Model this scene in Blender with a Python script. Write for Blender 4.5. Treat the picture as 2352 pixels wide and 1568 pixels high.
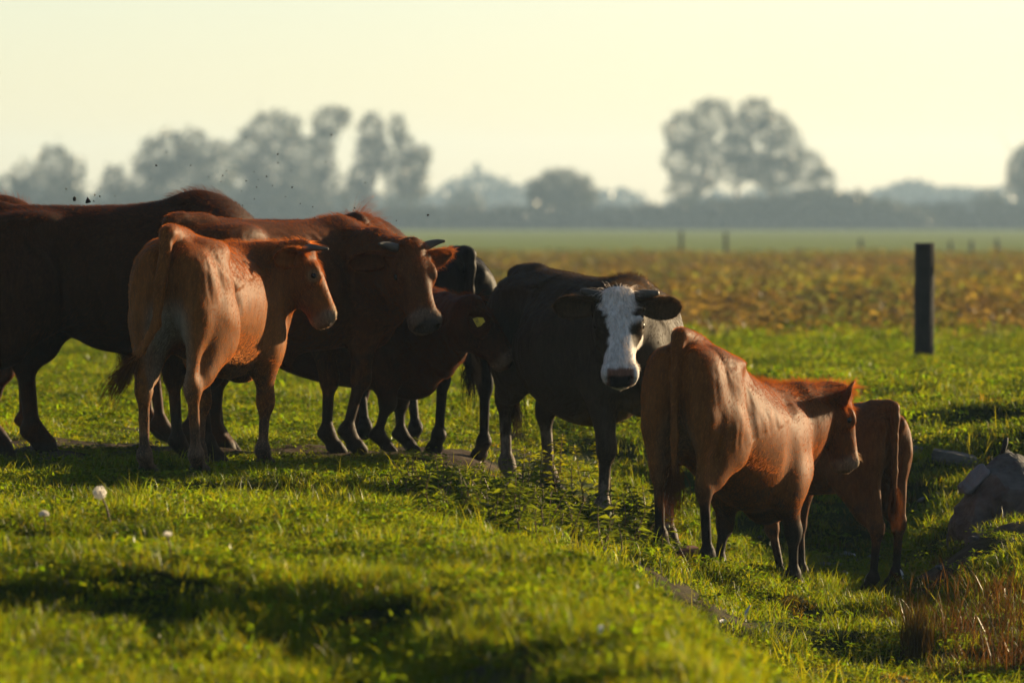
import bpy, math, random
import numpy as np
from mathutils import Vector, Matrix, noise as mnoise

for o in list(bpy.data.objects):
    bpy.data.objects.remove(o, do_unlink=True)
QK = ''
rng = np.random.default_rng(7)
random.seed(7)
S = bpy.context.scene
R = math.radians

# ------------------------------------------------------------------ camera, sky, sun, exposure
KPX = 6.27e-5                      # tangent of one photo pixel (photo seen 2352 wide)
CAM_Z = 1.52
PITCH = math.atan((784 - 457) * KPX)
cam_d = bpy.data.cameras.new('camera')
cam_d.sensor_width = 36.0
cam_d.lens = 36.0 / (2352 * KPX)
cam_d.clip_start = 0.5
cam_d.clip_end = 20000
cam_d.dof.use_dof = True
cam_d.dof.focus_distance = 38.6
cam_d.dof.aperture_fstop = 4.0
cam = bpy.data.objects.new('camera', cam_d)
S.collection.objects.link(cam)
cam.location = (0, 0, CAM_Z)
cam.rotation_euler = (math.pi / 2 - PITCH, 0, 0)
S.camera = cam

SUN_AZ = R(49)                     # to the right of the view direction
SUN_EL = R(14)
world = bpy.data.worlds.new('World')
S.world = world
world.use_nodes = True
wn = world.node_tree
wn.nodes.clear()
sky = wn.nodes.new('ShaderNodeTexSky')
sky.sky_type = 'NISHITA'
sky.sun_disc = False
sky.sun_elevation = SUN_EL
sky.sun_rotation = SUN_AZ
sky.air_density = 0.75
sky.dust_density = 0.5
sky.ozone_density = 0.6
bg = wn.nodes.new('ShaderNodeBackground')
bg.inputs['Strength'].default_value = 0.05
wo = wn.nodes.new('ShaderNodeOutputWorld')
wn.links.new(sky.outputs[0], bg.inputs['Color'])
wn.links.new(bg.outputs[0], wo.inputs['Surface'])

sun_d = bpy.data.lights.new('sun', 'SUN')
sun_d.energy = 5.0
sun_d.angle = R(0.6)
sun_d.color = (1.0, 0.77, 0.46)
sun = bpy.data.objects.new('sun', sun_d)
S.collection.objects.link(sun)
sdir = Vector((math.sin(SUN_AZ) * math.cos(SUN_EL), math.cos(SUN_AZ) * math.cos(SUN_EL), math.sin(SUN_EL)))
sun.rotation_euler = sdir.to_track_quat('Z', 'Y').to_euler()
sun.location = sdir * 50

S.view_settings.view_transform = 'Standard'
S.view_settings.look = 'None'
S.view_settings.exposure = 1.36
S.view_settings.gamma = 1.0
S.view_settings.use_curve_mapping = False
S.cycles.use_denoising = True
S.cycles.max_bounces = 6
S.cycles.diffuse_bounces = 3
S.cycles.transmission_bounces = 4
S.cycles.transparent_max_bounces = 6
S.cycles.volume_bounces = 0
S.cycles.caustics_reflective = False
S.cycles.caustics_refractive = False
S.cycles.sample_clamp_indirect = 4.0


# ------------------------------------------------------------------ helpers
def ray(px, py):
    u = (px - 1176) * KPX
    v = (784 - py) * KPX
    d = np.array([u, math.cos(PITCH) + v * math.sin(PITCH), -math.sin(PITCH) + v * math.cos(PITCH)])
    return d / d[1]


def at(px, py, d):
    """the point that stands d metres in front of the camera at this spot of the photo"""
    r = ray(px, py)
    return np.array([0, 0, CAM_Z]) + r * d


def link(o, parent=None):
    S.collection.objects.link(o)
    if parent is not None:
        o.parent = parent
    return o


def tag(o, label=None, cat=None, group=None, kind=None):
    if label: o['label'] = label
    if cat: o['category'] = cat
    if group: o['group'] = group
    if kind: o['kind'] = kind
    return o


def empty(name, loc=(0, 0, 0), rz=0.0):
    o = bpy.data.objects.new(name, None)
    o.empty_display_size = 0.2
    link(o)
    o.location = loc
    o.rotation_euler = (0, 0, rz)
    return o


def mesh_np(name, V, F, mat=None, smooth=True, cols=None):
    """V (n,3); F list of arrays (m,3) or (m,4)"""
    me = bpy.data.meshes.new(name)
    V = np.asarray(V, dtype=np.float32)
    Fs = [np.asarray(f, dtype=np.int32) for f in (F if isinstance(F, list) else [F]) if len(f)]
    me.vertices.add(len(V))
    me.vertices.foreach_set('co', V.ravel())
    loops = np.concatenate([f.ravel() for f in Fs])
    counts = np.concatenate([np.full(len(f), f.shape[1], dtype=np.int32) for f in Fs])
    starts = np.concatenate([[0], np.cumsum(counts)[:-1]]).astype(np.int32)
    me.loops.add(len(loops))
    me.loops.foreach_set('vertex_index', loops)
    me.polygons.add(len(counts))
    me.polygons.foreach_set('loop_start', starts)
    me.polygons.foreach_set('loop_total', counts)
    me.polygons.foreach_set('use_smooth', np.full(len(counts), smooth, dtype=bool))
    if cols is not None:
        at_ = me.attributes.new('Col', 'FLOAT_COLOR', 'POINT')
        c = np.ones((len(V), 4), dtype=np.float32)
        c[:, :cols.shape[1]] = cols
        at_.data.foreach_set('color', c.ravel())
    if mat: me.materials.append(mat)
    me.update(calc_edges=True)
    return me


def obj_np(name, V, F, mat=None, parent=None, smooth=True, cols=None):
    return link(bpy.data.objects.new(name, mesh_np(name, V, F, mat, smooth, cols)), parent)


def smoothstep(a, b, x):
    t = np.clip((x - a) / (b - a), 0, 1)
    return t * t * (3 - 2 * t)


def tube(pts, radii, n=8, cap=True):
    """tapered tube along points -> V, quads"""
    pts = np.asarray(pts, float)
    radii = np.asarray(radii, float)
    m = len(pts)
    T = np.gradient(pts, axis=0)
    T /= np.linalg.norm(T, axis=1)[:, None] + 1e-9
    ref = np.array([0.31, 0.17, 0.93])
    if abs(T[0] @ ref) > .9: ref = np.array([1., 0.1, 0])
    A = np.cross(T, ref); A /= np.linalg.norm(A, axis=1)[:, None] + 1e-9
    B = np.cross(T, A)
    th = np.linspace(0, 2 * np.pi, n, endpoint=False)
    V = pts[:, None, :] + radii[:, None, None] * (np.cos(th)[None, :, None] * A[:, None, :] + np.sin(th)[None, :, None] * B[:, None, :])
    V = V.reshape(-1, 3)
    i = np.arange(m - 1)[:, None] * n
    j = np.arange(n)[None, :]
    j2 = (j + 1) % n
    Q = np.stack([i + j, i + j2, i + n + j2, i + n + j], -1).reshape(-1, 4)
    if cap:
        V = np.vstack([V, pts[:1], pts[-1:]])
        c0, c1 = m * n, m * n + 1
        jj = np.arange(n); jn = (jj + 1) % n
        T1 = np.stack([np.full(n, c0), jn, jj], -1)
        b = (m - 1) * n
        T2 = np.stack([np.full(n, c1), b + jj, b + jn], -1)
        return V, [Q, np.vstack([T1, T2])]
    return V, [Q]


class MB:
    def __init__(s): s.V = []; s.F = {3: [], 4: []}; s.C = []; s.n = 0
    def add(s, V, F, col=None):
        V = np.asarray(V, float)
        for f in (F if isinstance(F, list) else [F]):
            f = np.asarray(f)
            if len(f): s.F[f.shape[1]].append(f + s.n)
        s.V.append(V); s.n += len(V)
        if col is not None:
            col = np.asarray(col, float)
            s.C.append(np.broadcast_to(col, (len(V), 3)) if col.ndim == 1 else col)
        return s
    def tube(s, p, r, n=8, col=None): return s.add(*tube(p, r, n), col=col)
    def build(s, name, mat, parent=None, smooth=True):
        F = [np.vstack(f) for f in s.F.values() if f]
        C = np.vstack(s.C) if s.C else None
        return obj_np(name, np.vstack(s.V), F, mat, parent, smooth, C)


# ------------------------------------------------------------------ materials
def new_mat(name):
    m = bpy.data.materials.new(name)
    m.use_nodes = True
    nt = m.node_tree
    nt.nodes.clear()
    out = nt.nodes.new('ShaderNodeOutputMaterial')
    return m, nt, out


class N:
    """short-hand for node building"""
    def __init__(s, nt): s.nt = nt
    def __call__(s, t, **kw):
        n = s.nt.nodes.new('ShaderNode' + t)
        for k, v in kw.items(): setattr(n, k, v)
        return n
    def ln(s, a, b): s.nt.links.new(a, b)
    def noise(s, scale, vec=None, detail=4, rough=.55):
        n = s('TexNoise'); n.inputs['Scale'].default_value = scale
        n.inputs['Detail'].default_value = detail; n.inputs['Roughness'].default_value = rough
        if vec is not None: s.ln(vec, n.inputs['Vector'])
        return n
    def ramp(s, fac, stops):
        n = s('ValToRGB')
        e = n.color_ramp.elements
        while len(e) < len(stops): e.new(0.5)
        for el, (p, c) in zip(e, stops):
            el.position = p; el.color = (*c, 1)
        s.ln(fac, n.inputs[0]); return n
    def mix(s, fac, a, b, mode='MIX'):
        n = s('Mix', data_type='RGBA', blend_type=mode)
        for sock, v in ((n.inputs[0], fac), (n.inputs[6], a), (n.inputs[7], b)):
            if hasattr(v, 'is_output'): s.ln(v, sock)
            elif isinstance(v, (int, float)): sock.default_value = v
            else: sock.default_value = (*v, 1)
        return n.outputs[2]


def simple_mat(name, c1, c2, scale=8, rough=.8, bump=0.0, bscale=40, spec=.3):
    m, nt, out = new_mat(name)
    g = N(nt)
    tc = g('TexCoord')
    no = g.noise(scale, tc.outputs['Object'])
    rp = g.ramp(no.outputs['Fac'], [(.3, c1), (.7, c2)])
    b = g('BsdfPrincipled')
    g.ln(rp.outputs[0], b.inputs['Base Color'])
    b.inputs['Roughness'].default_value = rough
    b.inputs['Specular IOR Level'].default_value = spec
    if bump:
        nb = g.noise(bscale, tc.outputs['Object'], 6)
        bp = g('Bump'); bp.inputs['Strength'].default_value = 1; bp.inputs['Distance'].default_value = bump
        g.ln(nb.outputs['Fac'], bp.inputs['Height']); g.ln(bp.outputs[0], b.inputs['Normal'])
    g.ln(b.outputs[0], out.inputs['Surface'])
    return m


def leaf_mat(name, refl, trans, var=.5, scale=1.2, gloss=.12, tmix=.5, attr=False, rough=.4, dry=None):
    """thin leaves and blades: light goes through them"""
    m, nt, out = new_mat(name)
    g = N(nt)
    geo = g('NewGeometry')
    no = g.noise(scale, geo.outputs['Position'], 3)
    oi = g('ObjectInfo')
    mx = g('Math', operation='ADD'); g.ln(no.outputs['Fac'], mx.inputs[0])
    sc = g('Math', operation='MULTIPLY'); g.ln(oi.outputs['Random'], sc.inputs[0]); sc.inputs[1].default_value = .45
    g.ln(sc.outputs[0], mx.inputs[1])
    sub = g('Math', operation='SUBTRACT'); g.ln(mx.outputs[0], sub.inputs[0]); sub.inputs[1].default_value = .22
    def pair(c):
        lo = tuple(max(0, x * (1 - var * .6)) for x in c)
        hi = (c[0] * (1 + var * .8), c[1] * (1 + var * .45), c[2] * (1 + var * .2))
        return g.ramp(sub.outputs[0], [(.28, lo), (.72, hi)]).outputs[0]
    cr, ct = pair(refl), pair(trans)
    if attr:
        a = g('Attribute', attribute_name='Col')
        cr = g.mix(1.0, cr, a.outputs['Color'], 'MULTIPLY')
        ct = g.mix(1.0, ct, a.outputs['Color'], 'MULTIPLY')
    d = g('BsdfDiffuse'); g.ln(cr, d.inputs[0])
    t = g('BsdfTranslucent'); g.ln(ct, t.inputs[0])
    ms = g('MixShader'); ms.inputs[0].default_value = tmix
    g.ln(d.outputs[0], ms.inputs[1]); g.ln(t.outputs[0], ms.inputs[2])
    gl = g('BsdfGlossy'); gl.inputs['Roughness'].default_value = rough
    gl.inputs['Color'].default_value = (.9, .9, .85, 1)
    m2 = g('MixShader')
    fr = g('LayerWeight'); fr.inputs[0].default_value = .25
    fm = g('Math', operation='MULTIPLY'); g.ln(fr.outputs['Fresnel'], fm.inputs[0]); fm.inputs[1].default_value = gloss * 2.5
    g.ln(fm.outputs[0], m2.inputs[0])
    g.ln(ms.outputs[0], m2.inputs[1]); g.ln(gl.outputs[0], m2.inputs[2])
    g.ln(m2.outputs[0], out.inputs['Surface'])
    return m


# ------------------------------------------------------------------ terrain
EDGE_Y = [15, 24, 27, 29.5, 31, 34, 36.5, 38.5, 40, 48, 60]
EDGE_X = [.5, .45, .40, .30, .05, -.35, -.55, -.55, -.85, -.4, .3]
HOL = np.array([(-6, 27.9), (-3, 28.0), (-1.7, 27.8), (-1.0, 27.2), (-.55, 25.6), (-.1, 23.6), (.1, 20)])


def vnoise(x, y, s, seed):
    """smooth value noise on arrays"""
    r = np.random.default_rng(seed).random((64, 64)) * 2 - 1
    X = x / s + 1000; Y = y / s + 1000
    xi = np.floor(X).astype(int); yi = np.floor(Y).astype(int)
    fx = X - xi; fy = Y - yi
    fx = fx * fx * (3 - 2 * fx); fy = fy * fy * (3 - 2 * fy)
    a = r[xi % 64, yi % 64]; b = r[(xi + 1) % 64, yi % 64]
    c = r[xi % 64, (yi + 1) % 64]; d = r[(xi + 1) % 64, (yi + 1) % 64]
    return (a * (1 - fx) + b * fx) * (1 - fy) + (c * (1 - fx) + d * fx) * fy


def height(x, y):
    x = np.asarray(x, float); y = np.asarray(y, float)
    x, y = np.broadcast_arrays(x, y)
    z = -np.clip(y - 67, 0, 1250) * .0034
    near = 1 - smoothstep(50, 64, y)
    z = z - .035 * (1 - smoothstep(46, 54, y))
    # ledge in front of the herd, on the left
    yl = 37.9 - .35 * smoothstep(-1.2, .2, x) + .10 * np.sin(x * 2.1) + .05 * np.sin(x * 5.3 + 1)
    led = (1 - smoothstep(yl - .35, yl, y)) * .10
    z = z - led
    # fall towards the right
    ex = np.interp(y, EDGE_Y, EDGE_X)
    wid = np.interp(y, [24, 33, 37, 40], [1.5, 1.5, 2.5, 2.8])
    drop = (.74 + .16 * (1 - smoothstep(33, 37, y))) * smoothstep(0, 1, (x - ex) / wid)
    drop *= 1 - smoothstep(42.5, 47.5, y + .2 * np.sin(x * 2))
    drop *= 1 - .45 * smoothstep(2.1, 2.9, x) * smoothstep(36, 39.5, y)
    z = z - np.clip(drop - led * .8 * smoothstep(.2, .6, drop), 0, 1)
    # hollow in the foreground
    d = np.full(x.shape, 99.0); side = np.zeros(x.shape)
    for (ax, ay), (bx, by) in zip(HOL[:-1], HOL[1:]):
        ux, uy = bx - ax, by - ay
        L2 = ux * ux + uy * uy
        t = np.clip(((x - ax) * ux + (y - ay) * uy) / L2, 0, 1)
        dx = x - (ax + t * ux); dy = y - (ay + t * uy)
        dd = np.hypot(dx, dy)
        sg = np.sign(ux * dy - uy * dx)
        m = dd < d
        d = np.where(m, dd, d); side = np.where(m, sg, side)
    dw = d + .25 * vnoise(x, y, .7, 14) + .12 * vnoise(x, y, .3, 15)
    far = 1 - smoothstep(.1, .85, dw)
    nr = 1 - smoothstep(.1, 1.9, dw)
    hol = np.where(side > 0, far, nr)
    z = z - .19 * hol
    # lumps
    lump = .045 * vnoise(x, y, 1.7, 1) + .036 * vnoise(x, y, .8, 2) + .026 * vnoise(x, y, .38, 3)
    z = z + lump * near * (1 + 1.3 * smoothstep(0, 1.5, x - ex)) * (1 - .75 * smoothstep(36.5, 38.5, y) * (1 - smoothstep(-.2, .8, x - ex)))
    z = z + .10 * vnoise(x, y, 9., 4) * smoothstep(50, 60, y) * (1 - smoothstep(90, 130, y)) * .35
    z = z + .10 * (1 - smoothstep(33.2, 36.4, y)) * (1 - smoothstep(-.5, .5, x - ex)) * smoothstep(24, 29, y)
    z = z + mud_mask(x, y) * near * (.035 * vnoise(x, y, .3, 16) + .02 * vnoise(x, y, .12, 17))
    return z


def hz(x, y): return float(height(np.array([x]), np.array([y]))[0])


def ground_at(px, py, y0=20.0, y1=120.0):
    """where the line of sight through this spot of the photo meets the ground"""
    r = ray(px, py)
    ys = np.linspace(y0, y1, 4000)
    zs = CAM_Z + r[2] * ys
    h = height(r[0] * ys, ys)
    i = np.argmax(zs <= h)
    y = ys[i]
    return np.array([r[0] * y, y, hz(r[0] * y, y)])


def ground_material():
    m, nt, out = new_mat('meadow_ground')
    g = N(nt)
    geo = g('NewGeometry')
    P = geo.outputs['Position']
    n1 = g.noise(1.6, P, 6, .65)
    n2 = g.noise(.05, P, 4)
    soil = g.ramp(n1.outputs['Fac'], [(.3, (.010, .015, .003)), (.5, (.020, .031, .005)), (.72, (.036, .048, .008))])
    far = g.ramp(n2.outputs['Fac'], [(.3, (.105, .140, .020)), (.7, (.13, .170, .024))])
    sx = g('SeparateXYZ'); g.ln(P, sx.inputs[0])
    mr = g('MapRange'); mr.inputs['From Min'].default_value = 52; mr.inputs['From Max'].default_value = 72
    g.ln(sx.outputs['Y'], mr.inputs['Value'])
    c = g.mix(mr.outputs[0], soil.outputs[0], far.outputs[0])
    # crop field: brown and yellow-green weeds from 72 m to about 235 m
    n3 = g.noise(.30, P, 5, .7)
    mp = g('Mapping'); mp.inputs['Scale'].default_value = (.015, .075, 1); g.ln(P, mp.inputs['Vector'])
    n4_ = g.noise(1.0, mp.outputs[0], 3)
    n4 = g('MapRange'); n4.inputs['From Min'].default_value = .38; n4.inputs['From Max'].default_value = .62; g.ln(n4_.outputs['Fac'], n4.inputs['Value'])
    crop = g.ramp(n3.outputs['Fac'], [(.3, (.105, .080, .026)), (.5, (.155, .118, .038)), (.68, (.16, .145, .036))])
    cropg = g.mix(n4.outputs[0], crop.outputs[0], (.115, .125, .028))
    wob = g('Math', operation='MULTIPLY_ADD'); g.ln(n2.outputs['Fac'], wob.inputs[0]); wob.inputs[1].default_value = 14; g.ln(sx.outputs['Y'], wob.inputs[2])
    a = g('MapRange'); a.inputs['From Min'].default_value = 76; a.inputs['From Max'].default_value = 96; g.ln(wob.outputs[0], a.inputs['Value'])
    b = g('MapRange'); b.inputs['From Min'].default_value = 250; b.inputs['From Max'].default_value = 190; g.ln(wob.outputs[0], b.inputs['Value'])
    mk = g('Math', operation='MULTIPLY'); g.ln(a.outputs[0], mk.inputs[0]); g.ln(b.outputs[0], mk.inputs[1])
    c = g.mix(mk.outputs[0], c, cropg)
    # trodden mud behind and under the herd
    at_ = g('Attribute', attribute_name='mud')
    nm = g.noise(6, P, 6, .7)
    mud = g.ramp(nm.outputs['Fac'], [(.3, (.022, .014, .008)), (.55, (.070, .050, .032)), (.8, (.135, .105, .072))])
    c = g.mix(at_.outputs['Fac'], c, mud.outputs[0])
    bs = g('BsdfPrincipled'); g.ln(c, bs.inputs['Base Color'])
    bs.inputs['Roughness'].default_value = .9
    bs.inputs['Specular IOR Level'].default_value = .04
    bp = g('Bump'); bp.inputs['Distance'].default_value = .03; bp.inputs['Strength'].default_value = .8
    nb = g.noise(9, P, 8, .7); g.ln(nb.outputs['Fac'], bp.inputs['Height']); g.ln(bp.outputs[0], bs.inputs['Normal'])
    g.ln(bs.outputs[0], out.inputs['Surface'])
    return m


def mud_mask(x, y):
    """bare trodden strip behind the herd, and bare stony ground at the right"""
    n = .55 * vnoise(x, y, .9, 11) + .4 * vnoise(x, y, .4, 12) + .35 * vnoise(x, y, .17, 13)
    yc = 43.2 + .4 * np.sin(x * .7 + .6)
    strip = 1 - np.abs(y - yc) / 2.5 + n * 1.15 + .25 * np.sin(x * 1.9 + 2.2)
    strip = strip - smoothstep(.0, .9, x) * .9
    m = smoothstep(.25, .6, strip)
    st = 1 - np.hypot((x - 2.05) / .95, (y - 39.6) / 1.3) + n * .9
    m = np.maximum(m, smoothstep(.35, .8, st) * .8)
    st = 1 - np.hypot((x - 2.75) / .55, (y - 40.6) / 1.0) + n * .6
    m = np.maximum(m, smoothstep(.25, .6, st) * .9)
    st = 1 - np.hypot((x - .98) / .35, (y - 35.9) / .9) + n * .9
    m = np.maximum(m, smoothstep(.3, .7, st) * .7)
    st = 1 - np.hypot((x + .2) / 1.6, (y - 25.4) / 2.0) + n * 1.3
    m = np.maximum(m, smoothstep(.8, 1.1, st) * .5)
    return m


def grid_patch(xs, ys):
    X, Y = np.meshgrid(xs, ys)
    V = np.stack([X.ravel(), Y.ravel(), height(X, Y).ravel()], -1)
    nx, ny = len(xs), len(ys)
    i = np.arange(ny - 1)[:, None] * nx + np.arange(nx - 1)[None, :]
    F = np.stack([i, i + 1, i + nx + 1, i + nx], -1).reshape(-1, 4)
    return V, F


ys = np.concatenate([np.linspace(-60, 18, 14), np.arange(18.4, 48, .09), np.arange(48, 75, .5), np.geomspace(75, 2900, 64)])
xs = np.concatenate([-np.geomspace(1400, 6.3, 24), np.arange(-6, 6.01, .09), np.geomspace(6.3, 1400, 24)])
V, F = grid_patch(xs, ys)
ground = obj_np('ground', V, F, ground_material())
ma = ground.data.attributes.new('mud', 'FLOAT', 'POINT')
ma.data.foreach_set('value', mud_mask(V[:, 0], V[:, 1]).astype(np.float32))
tag(ground, kind='structure')


# ------------------------------------------------------------------ cattle: one continuous surface grown from a distance field
class Field:
    def __init__(s, lo, hi, vox):
        s.lo = np.array(lo, float); s.v = vox
        s.n = np.ceil((np.array(hi) - s.lo) / vox).astype(int) + 1
        s.D = np.full(s.n, .5, dtype=np.float32)
        s.ax = [(s.lo[i] + np.arange(s.n[i]) * vox).astype(np.float32) for i in range(3)]

    def _win(s, lo, hi, k):
        m = k * .6 + .05
        a = np.clip(np.floor((np.array(lo) - m - s.lo) / s.v).astype(int), 0, s.n)
        b = np.clip(np.ceil((np.array(hi) + m - s.lo) / s.v).astype(int) + 1, 0, s.n)
        return tuple(slice(i, j) for i, j in zip(a, b))

    def _xyz(s, w):
        return (s.ax[0][w[0]][:, None, None], s.ax[1][w[1]][None, :, None], s.ax[2][w[2]][None, None, :])

    def union(s, f, lo, hi, k):
        w = s._win(lo, hi, k)
        a = s.D[w]
        if a.size == 0: return
        b = f(*s._xyz(w))
        h = np.clip(k - np.abs(a - b), 0, None) / k
        s.D[w] = np.minimum(a, b) - h * h * (k * .25)

    def cut(s, f, lo, hi, k):
        w = s._win(lo, hi, k)
        a = s.D[w]
        if a.size == 0: return
        b = -f(*s._xyz(w))
        h = np.clip(k - np.abs(a - b), 0, None) / k
        s.D[w] = np.maximum(a, b) + h * h * (k * .25)

    def cone(s, a, b, ra, rb, k=.05, sy=1.0, axis=1):
        a = np.array(a, float); b = np.array(b, float)
        if sy != 1.0:
            yc = .5 * (a[axis] + b[axis])
        def f(x, y, z):
            c = [x, y, z]
            A = a.copy(); B = b.copy()
            if sy != 1.0:
                c[axis] = yc + (c[axis] - yc) / sy
                A[axis] = yc + (A[axis] - yc) / sy; B[axis] = yc + (B[axis] - yc) / sy
            d = B - A
            px, py, pz = c[0] - A[0], c[1] - A[1], c[2] - A[2]
            t = np.clip((px * d[0] + py * d[1] + pz * d[2]) / (d @ d + 1e-9), 0, 1)
            q = np.sqrt((px - t * d[0]) ** 2 + (py - t * d[1]) ** 2 + (pz - t * d[2]) ** 2) - (ra + (rb - ra) * t)
            return q * min(1.0, sy)
        r = max(ra, rb)
        s.union(f, np.minimum(a, b) - r, np.maximum(a, b) + r, k)

    def _ellf(s, c, r, M):
        c = np.array(c, float); r = np.array(r, float)
        def f(x, y, z):
            px, py, pz = x - c[0], y - c[1], z - c[2]
            if M is not None:
                q = [M[i][0] * px + M[i][1] * py + M[i][2] * pz for i in range(3)]
            else:
                q = [px, py, pz]
            k0 = np.sqrt((q[0] / r[0]) ** 2 + (q[1] / r[1]) ** 2 + (q[2] / r[2]) ** 2)
            k1 = np.sqrt((q[0] / r[0] ** 2) ** 2 + (q[1] / r[1] ** 2) ** 2 + (q[2] / r[2] ** 2) ** 2)
            return k0 * (k0 - 1) / (k1 + 1e-6)
        return f

    def ell(s, c, r, k=.05, M=None, cut=False):
        R_ = max(r) if M is not None else np.array(r)
        (s.cut if cut else s.union)(s._ellf(c, r, M), np.array(c) - R_, np.array(c) + R_, k)

    def mesh(s, smooth=2):
        D = s.D
        ins = D < 0
        c = np.zeros(tuple(np.array(D.shape) - 1), dtype=np.int8)
        for i in (0, 1):
            for j in (0, 1):
                for k in (0, 1):
                    c += ins[i:D.shape[0] - 1 + i, j:D.shape[1] - 1 + j, k:D.shape[2] - 1 + k]
        act = np.argwhere((c > 0) & (c < 8))
        idx = np.full(c.shape, -1, dtype=np.int32)
        idx[tuple(act.T)] = np.arange(len(act))
        offs = np.array([(i, j, k) for i in (0, 1) for j in (0, 1) for k in (0, 1)])
        val = np.stack([D[tuple((act + o).T)] for o in offs], 1)
        acc = np.zeros((len(act), 3)); cnt = np.zeros(len(act))
        for p in range(8):
            for q in range(p + 1, 8):
                if np.abs(offs[p] - offs[q]).sum() != 1: continue
                a, b = val[:, p], val[:, q]
                m = (a < 0) != (b < 0)
                t = np.where(m, a / np.where(m, a - b, 1), 0)
                acc += np.where(m[:, None], offs[p] + t[:, None] * (offs[q] - offs[p]), 0)
                cnt += m
        V = s.lo + (act + acc / cnt[:, None]) * s.v
        Fs = []
        for ax in range(3):
            o = [0, 0, 0]; o[ax] = 1
            sl0 = [slice(1, -1)] * 3; sl1 = [slice(1, -1)] * 3
            sl0[ax] = slice(0, D.shape[ax] - 1); sl1[ax] = slice(1, D.shape[ax])
            a, b = ins[tuple(sl0)], ins[tuple(sl1)]
            e = np.argwhere(a != b)
            base = e + 1; base[:, ax] -= 1
            inside_first = a[tuple(e.T)]
            u, v = (ax + 1) % 3, (ax + 2) % 3
            def cell(du, dv):
                q = base.copy(); q[:, u] -= du; q[:, v] -= dv
                return idx[tuple(q.T)]
            q = np.stack([cell(1, 1), cell(0, 1), cell(0, 0), cell(1, 0)], 1)
            q = np.where(inside_first[:, None], q, q[:, ::-1])
            Fs.append(q)
        F = np.vstack(Fs)
        F = F[(F >= 0).all(1)]
        e = np.vstack([F[:, [0, 1]], F[:, [1, 2]], F[:, [2, 3]], F[:, [3, 0]]])
        for it in range(smooth):
            s_ = np.zeros_like(V); n_ = np.zeros(len(V))
            for d in range(3):
                s_[:, d] = np.bincount(e[:, 0], V[e[:, 1], d], len(V)) + np.bincount(e[:, 1], V[e[:, 0], d], len(V))
            n_ = np.bincount(e[:, 0], minlength=len(V)) + np.bincount(e[:, 1], minlength=len(V))
            V = V + (.5 if it % 2 == 0 else -.3) * (s_ / np.maximum(n_, 1)[:, None] - V)
        return V, F


def loft_table(rows, n=240):
    """smooth curves through (x, ...) rows, sampled finely"""
    T = np.array(rows, float)
    x = T[:, 0]
    xs_ = np.linspace(x[0], x[-1], n)
    out = [xs_]
    for c in range(1, T.shape[1]):
        y = T[:, c]
        m = np.gradient(y, x)
        i = np.clip(np.searchsorted(x, xs_) - 1, 0, len(x) - 2)
        h = x[i + 1] - x[i]; t = (xs_ - x[i]) / h
        out.append((2 * t ** 3 - 3 * t ** 2 + 1) * y[i] + (t ** 3 - 2 * t ** 2 + t) * h * m[i]
                   + (-2 * t ** 3 + 3 * t ** 2) * y[i + 1] + (t ** 3 - t ** 2) * h * m[i + 1])
    return out


def loft_f(tab, a, u, l, ex=2.0, lo=.25, up=.2):
    """implicit loft: a along, u dorsal, l lateral; cross-section narrower at top (up) and bottom (lo)"""
    xs_, top, bot, w = tab
    ac = np.clip(a, xs_[0], xs_[-1])
    t_ = np.interp(ac, xs_, top); b_ = np.interp(ac, xs_, bot); w_ = np.interp(ac, xs_, w)
    c = .5 * (t_ + b_); h = .5 * (t_ - b_)
    q = (u - c) / h
    wz = w_ * (1 - up * np.clip(q, 0, 1.2) ** 2 - lo * np.clip(-q, 0, 1.2) ** 2)
    r = (np.abs(l / wz) ** ex + np.abs(q) ** ex) ** (1 / ex)
    d = (r - 1) * np.minimum(wz, h)
    da = np.abs(a - ac)
    return np.where(da > 0, np.sqrt(np.clip(d, 0, None) ** 2 + da ** 2), d).astype(np.float32)


HEAD = [(-.05, -.03, -.13, .05), (0, .028, -.18, .098), (.06, .048, -.22, .118), (.13, .052, -.245, .122), (.19, .046, -.24, .116),
        (.26, .034, -.215, .095), (.33, .022, -.185, .082), (.40, .012, -.165, .082), (.455, .004, -.158, .092), (.495, -.008, -.148, .089),
        (.525, -.034, -.126, .068), (.54, -.06, -.10, .032)]
HEADT = loft_table(HEAD)


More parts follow.
